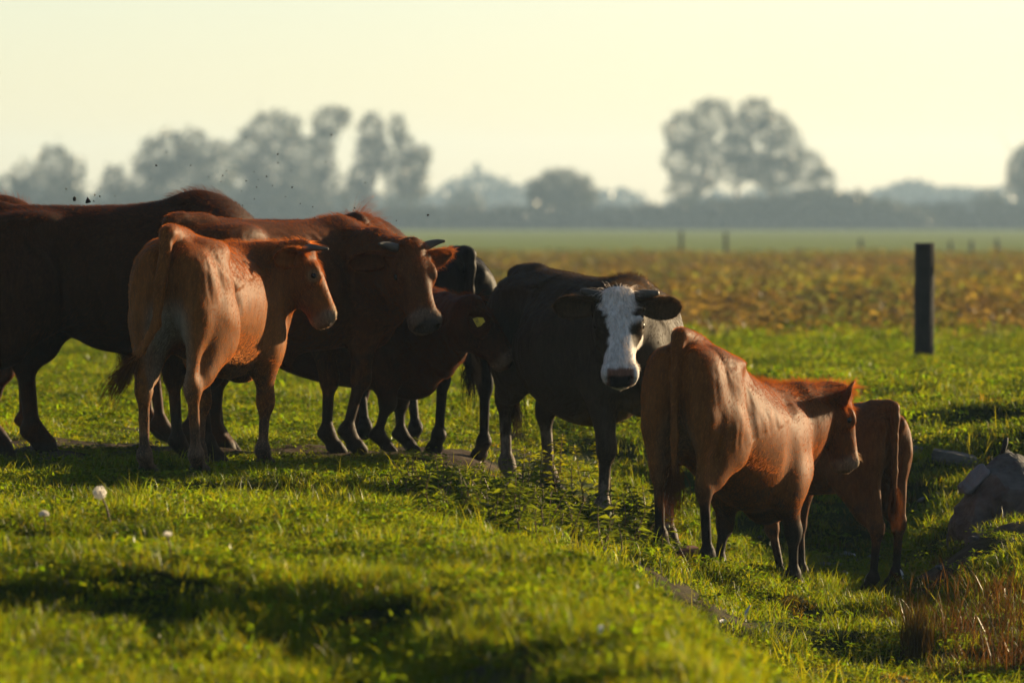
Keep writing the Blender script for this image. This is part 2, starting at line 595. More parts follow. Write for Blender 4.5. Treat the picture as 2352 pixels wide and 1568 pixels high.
def make_cow(name, label, cat, group, px, py_unused, d, phi, s, feet, head, pitch=0.0, fat=1.0, vox=.012, col=(.20, .075, .022),
             colf=None, horns=None, tail=None, fur=50000, hump=0.0, legtone=None, ears=None, muscle=1.0, zoff=0.0, neckr=1.0, sheath=None,
             tagged=False, furcol=1.0, mane=1.0, head_s=1.0, hips=1.0, wrinkle=1.0, legr=1.0):
    """px, d: where the middle of the trunk stands; phi: heading (degrees from +x, towards +y away from the camera);
    head = (px, py, d, yaw, pitch_down, roll) in the photo's terms; feet: local x,y offsets"""
    ph = R(phi)
    cx = ray(px, 784)[0] * d
    cy = d
    F0 = {k: v for k, v in feet.items()}
    cs, sn = math.cos(ph), math.sin(ph)
    def w2l(p):
        x, y = p[0] - cx, p[1] - cy
        return np.array([(x * cs + y * sn) / s, (-x * sn + y * cs) / s, (p[2] - z0) / s])
    fw = {}
    hs = []
    for k, f in F0.items():
        wx, wy = cx + s * (f[0] * cs - f[1] * sn), cy + s * (f[0] * sn + f[1] * cs)
        hs.append(hz(wx, wy))
        fw[k] = hs[-1]
    z0 = float(np.mean(hs)) + zoff
    hp = at(head[0], head[1], head[2])
    P = w2l(hp)
    yaw, dn, roll = R(head[3]) - ph, R(head[4]), R(head[5])
    hv = np.array([math.cos(yaw) * math.cos(dn), math.sin(yaw) * math.cos(dn), -math.sin(dn)])
    uv = np.array([math.cos(yaw) * math.sin(dn), math.sin(yaw) * math.sin(dn), math.cos(dn)])
    lv = np.cross(uv, hv)
    uv, lv = uv * math.cos(roll) + lv * math.sin(roll), lv * math.cos(roll) - uv * math.sin(roll)
    HS = head_s
    AS = .88
    def hpt(a, u, l): return P + HS * (a * AS * hv + u * uv + l * lv)
    # trunk frame is tilted about the hips
    pc, ps = math.cos(pitch), math.sin(pitch)
    piv = np.array([-.5, 0, 1.1])
    def B(x, y, z):
        dx, dz = x - piv[0], z - piv[2]
        return np.array([piv[0] + dx * pc + dz * ps, y, piv[2] - dx * ps + dz * pc])
    lo = np.array([-1.25, -.62, -.12]); hi = np.array([1.0, .62, 1.62])
    pts = [hpt(a, u, l) for a in (-.1, .6) for u in (-.3, .12) for l in (-.2, .2)]
    lo = np.minimum(lo, np.min(pts, 0)); hi = np.maximum(hi, np.max(pts, 0))
    for k in F0:
        f = np.array([F0[k][0], F0[k][1], (fw[k] - z0) / s])
        lo = np.minimum(lo, f - .16); hi = np.maximum(hi, f + .16)
    G = Field(lo, hi, vox)
    # --- trunk
    rows = [(-.87, 1.20, 1.04, .07), (-.81, 1.285, .94, .165), (-.70, 1.33, .84, .225 * muscle), (-.55, 1.345, .73, .262), (-.35, 1.335, .67, .285 * (.5 + .5 * fat)),
            (-.10, 1.322, 1.322 - .722 * (.6 + .4 * fat), .318 * fat), (.15, 1.322, 1.322 - .745 * (.6 + .4 * fat), .325 * fat), (.35, 1.335 + hump * .4, .585, .295 * (.4 + .6 * fat)), (.50, 1.345 + hump, .60, .262),
            (.65, 1.305 + hump * .7, .64, .225), (.78, 1.19, .71, .165), (.87, 1.06, .82, .07)]
    TT = loft_table(rows)
    def ftr(x, y, z):
        dx, dz = x - piv[0], z - piv[2]
        X = piv[0] + dx * pc - dz * ps
        Z = piv[2] + dx * ps + dz * pc
        return loft_f(TT, X, Z, y, 2.15, lo=.12, up=.34)
    c0 = B(-.87, 0, .45); c1 = B(.87, 0, .5); c2 = B(-.87, 0, 1.5); c3 = B(.87, 0, 1.5)
    mn = np.min([c0, c1, c2, c3], 0); mx = np.max([c0, c1, c2, c3], 0)
    G.union(ftr, (mn[0], -.42, mn[2]), (mx[0], .42, mx[2]), .05)
    for sg in (-1, 1):
        # pelvis and thigh
        G.ell(B(-.46, sg * .18, 1.235), (.11, .055, .05 * hips), .12)
        G.ell(B(-.84, sg * .095, 1.185), (.05, .045, .05), .08)
        G.ell(B(-.60, sg * .15 * muscle, .97), (.24, .135 * muscle, .31), .07)
        G.ell(B(-.755, sg * .125, .97), (.115, .105 * muscle, .25), .06)
        # shoulder blade, point of shoulder, elbow
        M = np.array([[.93, 0, -.36], [0, 1, 0], [.36, 0, .93]])
        G.ell(B(.50, sg * .185, .99), (.145, .075, .25), .09, M)
        G.ell(B(.71, sg * .150, .87), (.10, .085, .11), .08)
        G.ell(B(.52, sg * .20, .80), (.13, .085, .13), .08)
        # rib and flank modelling
        G.cut(G._ellf(B(-.335, sg * .30, .90), (.035, .07, .20), None), B(-.4, sg * .30 - .1, .7), B(-.25, sg * .30 + .1, 1.12), .07)
        G.cut(G._ellf(B(-.30, sg * .37, 1.16), (.15, .072, .12), None), B(-.46, sg * .37 - .1, 1.0), B(-.12, sg * .37 + .1, 1.3), .16)
        G.cut(G._ellf(B(.30, sg * .385 * (.4 + .6 * fat), .86), (.07, .07, .26), None), B(.2, sg * .36 - .12, .6), B(.4, sg * .36 + .12, 1.15), .10)
    # rump: crease under the tail
    G.ell(B(-.93, 0, .95), (.075, .028, .28), .07, cut=True)
    # tail head
    G.cone(B(-.62, 0, 1.30), B(-.84, 0, 1.295 + .03 * hips), .05, .042, .07)
    # brisket
    G.ell(B(.70, 0, .71), (.15, .125, .13), .09)
    # --- neck and head
    crest0, mid0, low0 = B(.44, 0, 1.185 + hump), B(.52, 0, 1.02), B(.72, 0, .84)
    n1, n2, n3 = hpt(-.01, -.05, 0), hpt(.07, -.13, 0), hpt(.13, -.19, 0)
    def bow(p0, p1, w): return .5 * (p0 + p1) + w
    for (p0, p1, r0, r1, sy) in ((crest0, n1, .115 * neckr, .080, .85), (mid0, n2, .215 * neckr, .118, .8), (low0, n3, .14 * neckr, .075, .8)):
        mid = bow(p0, p1, np.array([.05, 0, .0]))
        G.cone(p0, mid, r0, r0 * .55 + r1 * .45, .09)
        G.cone(mid, p1, r0 * .55 + r1 * .45, r1, .09)
    # dewlap
    dl = [B(.80, 0, .70), B(.86, 0, .74) * .55 + hpt(.12, -.24, 0) * .45 + np.array([.0, 0, -.05]), hpt(.14, -.22, 0)]
    G.cone(dl[0], dl[1], .05, .035, .09); G.cone(dl[1], dl[2], .035, .03, .08)
    hb = [hpt(a, u, l) for a in (-.06, .55) for u in (-.26, .07) for l in (-.14, .14)]
    def fh(x, y, z):
        qx, qy, qz = (x - P[0]) / HS, (y - P[1]) / HS, (z - P[2]) / HS
        a = qx * hv[0] + qy * hv[1] + qz * hv[2]
        u = qx * uv[0] + qy * uv[1] + qz * uv[2]
        l = qx * lv[0] + qy * lv[1] + qz * lv[2]
        return HS * loft_f(HEADT, a / AS, u, l, 2.6, lo=.40, up=.10)
    G.union(fh, np.min(hb, 0), np.max(hb, 0), .04)
    MH = np.array([hv, uv, lv])
    for sg in (-1, 1):
        G.ell(hpt(.165, .010, sg * .098), (.05 * HS, .022 * HS, .024 * HS), .04, MH)      # brow
        G.ell(hpt(.175, -.045, sg * .102), (.045 * HS, .03 * HS, .016 * HS), .04, MH)      # lower lid
        G.ell(hpt(.10, -.16, sg * .070), (.10 * HS, .075 * HS, .045 * HS), .05, MH)        # jaw muscle
        G.ell(hpt(.475, -.045, sg * .064), (.04 * HS, .034 * HS, .026 * HS), .025, MH)     # nostril wing
        G.ell(hpt(.522, -.052, sg * .052), (.022 * HS, .017 * HS, .015 * HS), .012, MH, cut=True)
        G.ell(hpt(.178, -.018, sg * .128), (.020 * HS, .014 * HS, .014 * HS), .012, MH, cut=True)
        G.ell(hpt(.03, -.03, sg * .095), (.045 * HS, .04 * HS, .045 * HS), .04, MH)        # ear root
    G.ell(hpt(.46, -.135, 0), (.055 * HS, .026 * HS, .052 * HS), .03, MH)                  # lower lip, chin
    G.ell(hpt(-.005, .035, 0), (.05 * HS, .035 * HS, .075 * HS), .05, MH)                  # poll
    # --- legs
    legpts = {}
    for k, f in F0.items():
        sg = 1 if k[1] == 'L' else -1
        fz = (fw[k] - z0) / s
        foot = np.array([f[0], f[1], fz])
        bend = f[2] if len(f) > 2 else 0.0
        if k[0] == 'F':
            el = B(.50, sg * .185, .76)
            fet = foot + np.array([-.045, 0, .125])
            kn = el * .44 + fet * .56 + np.array([.045 + bend, 0, .02])
            G.cone(B(.64, sg * .17, .90), el, .11, .105, .08, .8)
            G.cone(el + np.array([0, 0, .04]), kn, .112 * legr, .054 * legr, .06, .82)
            G.cone(el + np.array([-.03, 0, -.02]), el * .6 + kn * .4 + np.array([-.02, 0, 0]), .095, .06, .05, .8)
            G.ell(kn + np.array([.008, 0, 0]), (.052 * legr, .052 * legr, .072), .04)
            G.cone(kn, fet, .036 * legr, .029 * legr, .03)
            legpts[k] = (kn, fet)
        else:
            hk = np.array([foot[0] - .095 + bend, foot[1] * .95, fz + .49])
            fet = foot + np.array([-.055, 0, .13])
            st = B(-.40, sg * .195, .80) + np.array([.5 * (foot[0] + .66), 0, 0])
            G.ell(st, (.13, .09, .15), .09)
            G.cone(B(-.55, sg * .19, .86), st * .35 + hk * .65, .155 * legr, .085 * legr, .07, .72)
            G.cone(st * .75 + hk * .25, hk, .10, .052, .06, .8)
            G.cone(B(-.76, sg * .145, .84), hk + np.array([-.045, 0, .055]), .075, .027, .05, .8)
            G.ell(hk, (.055 * legr, .045 * legr, .07), .035)
            G.ell(hk + np.array([-.048, 0, .045]), (.026, .024, .04), .03)
            G.cone(hk, fet, .036 * legr, .030 * legr, .03)
            legpts[k] = (hk, fet)
        G.ell(fet, (.043 * legr, .043 * legr, .05), .025)
        G.ell(fet + np.array([-.045, 0, -.005]), (.018, .03, .022), .02)
        hf = foot + np.array([.02, 0, .045])
        G.cone(fet, hf, .042 * legr, .045 * legr, .03)
        for t in (-1, 1):
            G.cone(hf + np.array([0, t * .024, 0]), foot + np.array([.06, t * .027, .012]), .036, .030, .012)
    # --- tail
    tl = tail or [(-.892, 0, 1.24), (-.885, 0, 1.08), (-.885, 0, .82), (-.895, 0, .56)]
    tp = [B(-.80, 0, 1.295 + .03 * hips), B(-.875, 0, 1.28 + .03 * hips)] + [B(*p) if p[2] > .9 else np.array(p, float) for p in tl]
    tr = [.045, .042] + list(np.linspace(.031, .016, len(tl)))
    for i in range(len(tp) - 1):
        G.cone(tp[i], tp[i + 1], tr[i], tr[i + 1], .025)
    if sheath:
        G.ell(B(-.02, 0, sheath + .06), (.14, .07, .09), .08)
        G.cone(B(.0, 0, sheath + .03), B(.07, 0, sheath - .08), .05, .022, .05)
    V, Fq = G.mesh()
    fn = np.cross(V[Fq[:, 2]] - V[Fq[:, 0]], V[Fq[:, 3]] - V[Fq[:, 1]])
    vn = np.zeros_like(V)
    for c_ in range(4):
        for d_ in range(3): vn[:, d_] += np.bincount(Fq[:, c_], fn[:, d_], len(V))
    vn /= np.linalg.norm(vn, axis=1)[:, None] + 1e-12
    tr_ = smoothstep(.55, .75, V[:, 2]) * (1 - smoothstep(1.18, 1.32, V[:, 2])) * (((V - P) @ hv) / HS < -.02)
    ar_ = V[:, 0] + .35 * V[:, 2] + .04 * vnoise(V[:, 0], V[:, 2], .2, 40)
    wr = vnoise(ar_ * 1.0, V[:, 2] * .22 + V[:, 1] * .5, .055, 41) * .0065 + vnoise(ar_, V[:, 2] * .3 + V[:, 1], .028, 42) * .0028
    wr += vnoise(V[:, 0], V[:, 2] + V[:, 1], .16, 43) * .006
    V = V + vn * (wr * wrinkle * tr_)[:, None]
    # --- ears, joined into the body surface
    ear = ears or [(1, .0, .25, .0), (-1, .0, .25, .0)]
    earV, earF = [], []
    n_body = len(V)
    ear_meta = []
    cnt = n_body
    for (sg, back, droop, twist, *face) in ear:
        base = hpt(.025, -.025, sg * .10)
        dirv = sg * lv - back * hv - droop * uv
        dirv /= np.linalg.norm(dirv)
        nrm = hv * .75 + uv * .25 - lv * sg * .1          # the hollow of the ear looks this way
        if face: nrm = sg * lv + .25 * uv
        nrm = nrm - dirv * (nrm @ dirv); nrm /= np.linalg.norm(nrm)
        wv = np.cross(dirv, nrm)
        nrm, wv = nrm * math.cos(twist) + wv * math.sin(twist), wv * math.cos(twist) - nrm * math.sin(twist)
        nu, nv = 13, 9
        L = .24 * HS
        out_, inn = [], []
        for i in range(nu):
            t = i / (nu - 1)
            wd = HS * (.032 + .043 * math.sin(min(t / .62, 1) * math.pi / 2) ** 1.3) * (1 if t < .62 else math.sqrt(max(0, 1 - ((t - .62) / .385) ** 2)) + .02)
            for j in range(nv):
                b = (j / (nv - 1) * 2 - 1)
                ang = b * (1.75 - .95 * min(1, t * 1.4))
                cup = wd * .75 * (1 - math.cos(ang)) - .012
                q = base + dirv * (t * L - .015) + wv * (wd * math.sin(ang) / max(.5, math.sin(min(1.57, 1.75 - .95 * min(1, t * 1.4))))) + nrm * cup * 1.0
                q = q - uv * .03 * t * t
                th = .007 * (1 - .6 * abs(b))
                out_.append(q - nrm * th); inn.append(q + nrm * th)
        A = np.array(out_ + inn)
        m = nu * nv
        fs = []
        for i in range(nu - 1):
            for j in range(nv - 1):
                a0 = i * nv + j
                fs.append((a0, a0 + 1, a0 + nv + 1, a0 + nv))
                fs.append((m + a0, m + a0 + nv, m + a0 + nv + 1, m + a0 + 1))
        for i in range(nu - 1):
            for j in (0, nv - 1):
                a0 = i * nv + j
                fs.append((a0, a0 + nv, m + a0 + nv, m + a0) if j == 0 else (a0, m + a0, m + a0 + nv, a0 + nv))
        for j in range(nv - 1):
            a0 = (nu - 1) * nv + j
            fs.append((a0, a0 + 1, m + a0 + 1, m + a0))
        fs = np.array(fs)
        if np.linalg.det(np.array([dirv, wv, nrm])) > 0: fs = fs[:, ::-1]
        earV.append(A); earF.append(fs + cnt); cnt += len(A)
        ear_meta.append((base, dirv, wv, nrm, L, sg))
    Vall = np.vstack([V] + earV); Fall = np.vstack([Fq] + earF)
    # --- colour of the coat
    q = (Vall - P) / HS
    ha, hu, hl = q @ hv / AS, q @ uv, q @ lv
    is_ear = np.arange(len(Vall)) >= n_body
    dx, dz = Vall[:, 0] - piv[0], Vall[:, 2] - piv[2]
    Bx, Bz = piv[0] + dx * pc - dz * ps, piv[2] + dx * ps + dz * pc
    headm = (ha > -.03) & (np.abs(hl) < .2) & (hu > -.30) & (hu < .12) & (ha < .62)
    base = np.array(col)
    n_a = vnoise(Vall[:, 0] * 1.0 + 3, Vall[:, 2] + Vall[:, 1] * .7, .12, 21) * .10 + vnoise(Vall[:, 0], Vall[:, 2] + Vall[:, 1], .35, 22) * .14
    C = base[None, :] * (1 + n_a[:, None])
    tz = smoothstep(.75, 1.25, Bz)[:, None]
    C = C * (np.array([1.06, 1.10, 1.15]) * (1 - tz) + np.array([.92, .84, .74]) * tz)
    info = dict(V=Vall, a=ha, u=hu, l=hl, ear=is_ear, head=headm, Bx=Bx, Bz=Bz, z0=z0, s=s, legz=None)
    gz = Vall[:, 2] - np.interp(Vall[:, 0], [-.7, .5], [np.mean([fw['HL'], fw['HR']]) - z0, np.mean([fw['FL'], fw['FR']]) - z0]) / 1.0 / s
    info['gz'] = gz
    def blend(mask, c):
        nonlocal C
        mask = np.clip(mask, 0, 1)[:, None]
        C = C * (1 - mask) + np.array(c)[None, :] * mask
    if legtone:
        c_, z_ = legtone
        blend((1 - smoothstep(z_ - .12, z_ + .12, gz + .05 * vnoise(Vall[:, 0] * 3, Vall[:, 2] * 3, .2, 5))) * ~headm, c_)
    if colf:
        colf(info, blend)
    hoof = smoothstep(.075, .055, gz + .01 * vnoise(Vall[:, 0], Vall[:, 1], .05, 9))
    blend(hoof * ~headm * (gz < .2), (.035, .028, .022))
    # --- objects
    root = empty(name, (cx, cy, z0), ph)
    root.scale = (s, s, s)
    tag(root, label, cat, group)
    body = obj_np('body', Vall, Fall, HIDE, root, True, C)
    # eyes
    for sg in (-1, 1):
        c = hpt(.178, -.017, sg * .106)
        eV, eF = uv_ball(.023 * HS, 12, 8)
        obj_np('eye', eV + c, eF, EYE, root)
    if horns:
        for sg, spec in zip((1, -1), horns):
            pts_ = [hpt(a, u, sg * l) for (a, u, l) in spec[0]]
            hV, hF = tube(smooth_path(pts_, 4), np.interp(np.linspace(0, 1, (len(pts_) - 1) * 4 + 1), np.linspace(0, 1, len(spec[1])), spec[1]), 10)
            obj_np('horn', hV, hF, HORN, root)
    if tagged:
        b_, d_, w_, n_, L_, _ = ear_meta[1]
        c = b_ + d_ * L_ * .60 + n_ * .055 - uv * .012
        ear_tag(root, c, d_, w_, n_)
    # tail switch
    strands(root, tp[-1], tp[-1] - tp[-2], 90 if fur else 0, .16, .03, np.array(col) * .35, seed=int(abs(px)))
    if fur and 'f' not in QK:
        add_fur(root, body, Vall, Fall, C, info, hv, n_body, fur, cam_local=w2l((0, 0, CAM_Z)), furcol=furcol, mane=mane, P=P, crest=(crest0, n1))
    return root


def smooth_path(pts, k):
    pts = np.asarray(pts, float)
    out = []
    for i in range(len(pts) - 1):
        p0 = pts[max(i - 1, 0)]; p1 = pts[i]; p2 = pts[i + 1]; p3 = pts[min(i + 2, len(pts) - 1)]
        for j in range(k):
            t = j / k
            out.append(.5 * ((2 * p1) + (-p0 + p2) * t + (2 * p0 - 5 * p1 + 4 * p2 - p3) * t * t + (-p0 + 3 * p1 - 3 * p2 + p3) * t ** 3))
    out.append(pts[-1])
    return np.array(out)


def uv_ball(r, n=12, m=8):
    V = [(0, 0, r)]
    for i in range(1, m):
        t = math.pi * i / m
        for j in range(n):
            p = 2 * math.pi * j / n
            V.append((r * math.sin(t) * math.cos(p), r * math.sin(t) * math.sin(p), r * math.cos(t)))
    V.append((0, 0, -r))
    T, Q = [], []
    for j in range(n):
        T.append((0, 1 + j, 1 + (j + 1) % n))
        b = 1 + (m - 2) * n
        T.append((len(V) - 1, b + (j + 1) % n, b + j))
    for i in range(m - 2):
        for j in range(n):
            a = 1 + i * n
            Q.append((a + j, a + n + j, a + n + (j + 1) % n, a + (j + 1) % n))
    return np.array(V), [np.array(T), np.array(Q)]


def hair_curves(name, P3, rad, cols, mat, parent):
    """P3 (n, k, 3) control points; rad (n,k); cols (n,3)"""
    n, k, _ = P3.shape
    hc = bpy.data.hair_curves.new(name)
    hc.add_curves([k] * n)
    hc.attributes['position'].data.foreach_set('vector', P3.astype(np.float32).ravel())
    ra = hc.attributes.get('radius') or hc.attributes.new('radius', 'FLOAT', 'POINT')
    ra.data.foreach_set('value', rad.astype(np.float32).ravel())
    ca = hc.attributes.new('Col', 'FLOAT_COLOR', 'CURVE')
    c4 = np.ones((n, 4), np.float32); c4[:, :3] = cols
    ca.data.foreach_set('color', c4.ravel())
    hc.materials.append(mat)
    o = bpy.data.objects.new(name, hc)
    return link(o, parent)


def add_fur(root, body, V, F, C, info, hv, n_body, count, cam_local, furcol, mane, P, crest):
    count = int(count * .34)
    g = np.random.default_rng(int(count) + len(V))
    a, b, c, d = (V[F[:, i]] for i in range(4))
    nrm = np.cross(c - a, d - b)
    ar = np.linalg.norm(nrm, axis=1) * .5
    nrm = nrm / (2 * ar[:, None] + 1e-12)
    cen = (a + b + c + d) * .25
    vd = cam_local[None, :] - cen
    vd /= np.linalg.norm(vd, axis=1)[:, None]
    facing = (nrm * vd).sum(1)
    w = ar * np.where(facing > -.45, 1, 0.02)
    fz = info['gz'][F].mean(1)
    w *= np.where(fz < .08, .05, 1)
    fa = info['a'][F].mean(1); fhead = info['head'][F[:, 0]]
    w *= np.where(fhead, 1.6, 1.0) * np.where(fhead & (fa > .47), .15, 1)
    fear = info['ear'][F[:, 0]]
    w *= np.where(fear, 7.0, 1.0)
    w *= np.where((nrm[:, 2] > .35) | (nrm[:, 2] < -.4), 3.0, 1.0)
    w /= w.sum()
    f = g.choice(len(F), count, p=w)
    r1, r2 = g.random((2, count, 1))
    pos = (a[f] * (1 - r1) + b[f] * r1) * (1 - r2) + (d[f] * (1 - r1) + c[f] * r1) * r2
    n = nrm[f]
    flow = np.tile(np.array([-.75, 0, -.65]), (count, 1))
    legm = fz[f] < .62
    flow[legm] = (-.1, 0, -1)
    neckm = (pos[:, 0] > .55) & ~fhead[f] & ~legm
    nd = np.array([-.55, 0, -.8])
    flow[neckm] = nd
    flow[fhead[f]] = hv * .9 + np.array([0, 0, -.3])
    flow[fear[f]] = g.normal(0, 1, (fear[f].sum(), 3)) * .6 + np.array([0, 0, -.5])
    sw = np.stack([vnoise(pos[:, 0] + pos[:, 1] * .8, pos[:, 2] + i * 7, .23, 30 + i) for i in range(3)], -1)
    flow = flow + sw * .3 + g.normal(0, .16, flow.shape)
    tan = flow - n * (flow * n).sum(1)[:, None]
    tan /= np.linalg.norm(tan, axis=1)[:, None] + 1e-9
    ln = .017 * (.7 + .6 * g.random(count))
    lift = .16 + .14 * g.random(count)
    ln[legm] *= .75
    ln[fhead[f]] *= .8
    up = (n[:, 2] > .45) & ~legm
    ln[up] *= 1.25; lift[up] += .28
    # crest of the neck, poll and topline: longer, more upright
    dcr = np.linalg.norm(pos - (crest[0] + crest[1]) * .5, axis=1)
    cr = (pos[:, 0] > .30) & (n[:, 2] > .2) & (np.abs(pos[:, 1] - np.interp(pos[:, 0], [.45, max(.5, P[0])], [0, P[1]])) < .12) & ~legm
    ln[cr] *= 1.0 + .9 * mane * g.random(cr.sum()); lift[cr] += .5 * mane
    poll = fhead[f] & (info['a'][F[f, 0]] < .10) & (info['u'][F[f, 0]] > -.05)
    ln[poll] *= 1.0 + 1.3 * mane * g.random(poll.sum()); lift[poll] += .4
    belly = (n[:, 2] < -.35) & ~legm
    ln[belly] *= 1.5
    ln[fear[f]] *= 1.4; lift[fear[f]] = .5
    k = 4
    P3 = np.zeros((count, k, 3))
    for i in range(k):
        t = i / (k - 1)
        P3[:, i] = pos + ln[:, None] * (tan * (t * (1 - .1 * t)) + n * (lift[:, None] * t * (1.15 - .55 * t)) - n * .02)
    rad = np.linspace(1, .25, k)[None, :] * (.00045 + .00025 * g.random((count, 1)))
    cc = np.minimum(C[F[f, 0]] * 1.5, np.maximum(C[F[f, 0]], .3)) * furcol * (.75 + .5 * g.random((count, 1)))
    o = hair_curves('coat_hair', P3, rad, cc, FUR, root)
    return o


def strands(root, p, dirv, n, ln, spread, col, seed=1):
    """tuft of long hairs at the end of a tail"""
    if not n: return
    g = np.random.default_rng(seed)
    dirv = dirv / np.linalg.norm(dirv)
    n = n * 3
    k = 6
    P3 = np.zeros((n, k, 3))
    st = p - dirv * g.random((n, 1)) * .16 + g.normal(0, .008, (n, 3))
    off = g.normal(0, spread, (n, 3)); L = ln * (.5 + .7 * g.random((n, 1)))
    ph = g.random((n, 1)) * 6.3
    for i in range(k):
        t = i / (k - 1)
        P3[:, i] = st + dirv * L * t + off * math.sin(t * 2.2) + np.array([0, 0, -.05]) * t * t + np.concatenate([np.sin(ph + t * 5), np.cos(ph + t * 4), 0 * ph], 1) * .010 * t
    rad = np.linspace(1, .3, k)[None, :] * np.full((n, 1), .0016)
    hair_curves('tail_switch', P3, rad, np.tile(col, (n, 1)) * (.6 + .8 * g.random((n, 1))), FUR, root)


def hide_material():
    m, nt, out = new_mat('cattle_hide')
    g = N(nt)
    tc = g('TexCoord')
    a = g('Attribute', attribute_name='Col')
    mp = g('Mapping'); mp.inputs['Scale'].default_value = (14, 40, 9); g.ln(tc.outputs['Object'], mp.inputs['Vector'])
    n1 = g.noise(1.0, mp.outputs[0], 5, .65)
    rp = g.ramp(n1.outputs['Fac'], [(.25, (.66, .64, .62)), (.75, (1.28, 1.27, 1.25))])
    c = g.mix(1.0, a.outputs['Color'], rp.outputs[0], 'MULTIPLY')
    mp3 = g('Mapping'); mp3.inputs['Scale'].default_value = (75, 75, 13); mp3.inputs['Rotation'].default_value = (0, R(25), 0); g.ln(tc.outputs['Object'], mp3.inputs['Vector'])
    n3 = g.noise(1.0, mp3.outputs[0], 4, .6)
    rp3 = g.ramp(n3.outputs['Fac'], [(.3, (.62, .60, .58)), (.7, (1.35, 1.36, 1.38))])
    c = g.mix(.8, c, g.mix(1.0, c, rp3.outputs[0], 'MULTIPLY'))
    # dried mud on the lower parts
    n5 = g.noise(7.0, tc.outputs['Object'], 6, .7)
    sz = g('SeparateXYZ'); g.ln(tc.outputs['Object'], sz.inputs[0])
    hgt = g('MapRange'); hgt.inputs['From Min'].default_value = 1.05; hgt.inputs['From Max'].default_value = .35; hgt.inputs['To Min'].default_value = -.12; hgt.inputs['To Max'].default_value = .16
    g.ln(sz.outputs['Z'], hgt.inputs['Value'])
    ad = g('Math', operation='ADD'); g.ln(n5.outputs['Fac'], ad.inputs[0]); g.ln(hgt.outputs[0], ad.inputs[1])
    mk = g.ramp(ad.outputs[0], [(.60, (0, 0, 0)), (.72, (.6, .6, .6))])
    c = g.mix(mk.outputs[0], c, (.028, .021, .015))
    b = g('BsdfPrincipled')
    g.ln(c, b.inputs['Base Color'])
    b.inputs['Roughness'].default_value = .6
    b.inputs['Specular IOR Level'].default_value = .055
    b.inputs['Specular Tint'].default_value = (1.0, .82, .6, 1)
    b.inputs['Sheen Weight'].default_value = .0
    b.inputs['Sheen Roughness'].default_value = .4
    b.inputs['Sheen Tint'].default_value = (1, .75, .5, 1)
    bp = g('Bump'); bp.inputs['Distance'].default_value = .0022; bp.inputs['Strength'].default_value = .6
    mp2 = g('Mapping'); mp2.inputs['Scale'].default_value = (40, 70, 14); g.ln(tc.outputs['Object'], mp2.inputs['Vector'])
    n2 = g.noise(1.0, mp2.outputs[0], 6, .7)
    g.ln(n2.outputs['Fac'], bp.inputs['Height']); g.ln(bp.outputs[0], b.inputs['Normal'])
    g.ln(b.outputs[0], out.inputs['Surface'])
    return m


def fur_material():
    m, nt, out = new_mat('coat_hair')
    g = N(nt)
    a = g('Attribute', attribute_name='Col')
    d = g('BsdfDiffuse'); g.ln(a.outputs['Color'], d.inputs['Color'])
    t = g('BsdfHair', component='Transmission')
    br = g.mix(1.0, g.mix(1.0, a.outputs['Color'], (3.0, 2.6, 2.3), 'MULTIPLY'), (.006, .0035, .0015), 'ADD')
    g.ln(br, t.inputs['Color'])
    t.inputs['RoughnessU'].default_value = .35; t.inputs['RoughnessV'].default_value = .8
    r_ = g('BsdfHair', component='Reflection')
    g.ln(br, r_.inputs['Color']); r_.inputs['RoughnessU'].default_value = .3; r_.inputs['RoughnessV'].default_value = .6
    m1 = g('MixShader'); m1.inputs[0].default_value = .5
    g.ln(d.outputs[0], m1.inputs[1]); g.ln(t.outputs[0], m1.inputs[2])
    m2 = g('MixShader'); m2.inputs[0].default_value = .15
    g.ln(m1.outputs[0], m2.inputs[1]); g.ln(r_.outputs[0], m2.inputs[2])
    g.ln(m2.outputs[0], out.inputs['Surface'])
    return m


HIDE = hide_material()
FUR = fur_material()
EYE = simple_mat('eye_gloss', (.004, .003, .002), (.007, .005, .003), 20, .22, spec=.35)
HORN = simple_mat('horn', (.045, .038, .030), (.10, .082, .060), 14, .6, .002, 60)
TAGM = simple_mat('ear_tag_plastic', (.62, .46, .02), (.70, .55, .03), 6, .45)
INK = simple_mat('ear_tag_ink', (.02, .02, .02), (.03, .03, .03), 6, .6)


def ear_tag(root, c, d, w, n):
    """two-lobed yellow plate with dark print"""
    pts = [(-.030, -.018), (-.012, -.024), (.004, -.036), (.034, -.036), (.034, .036), (.004, .036), (-.012, .024), (-.030, .018)]
    m = len(pts)
    V = np.array([c + w * a + d * b + n * t for t in (-.002, .002) for (a, b) in pts])
    Q = np.array([(i, (i + 1) % m, m + (i + 1) % m, m + i) for i in range(m)])
    Fa = np.array([[0, i, i + 1] for i in range(1, m - 1)] + [[m, m + i + 1, m + i] for i in range(1, m - 1)])
    o = obj_np('ear_tag', V, [Q, Fa], TAGM, root, False)
    mb = MB()
    for k, (x0, x1, y0, y1) in enumerate([(.006, .030, -.030, -.026), (.006, .030, -.020, -.017), (.006, .010, -.030, -.017), (.006, .030, -.010, -.006), (.006, .030, -.001, .002), (.018, .022, -.010, .002),
                                          (.006, .030, .008, .011), (.026, .030, .008, .018), (.006, .030, .024, .028)]):
        B_ = np.array([c + w * a + d * b + n * .0028 for (a, b) in ((x0, y0), (x1, y0), (x1, y1), (x0, y1))])
        mb.add(B_, np.array([[0, 1, 2, 3]]))
    mb.build('print', INK, o, False)


STD = dict(FL=(.53, .17), FR=(.49, -.17), HL=(-.70, .16), HR=(-.66, -.16))


def feet(**kw):
    f = dict(STD); f.update(kw); return f


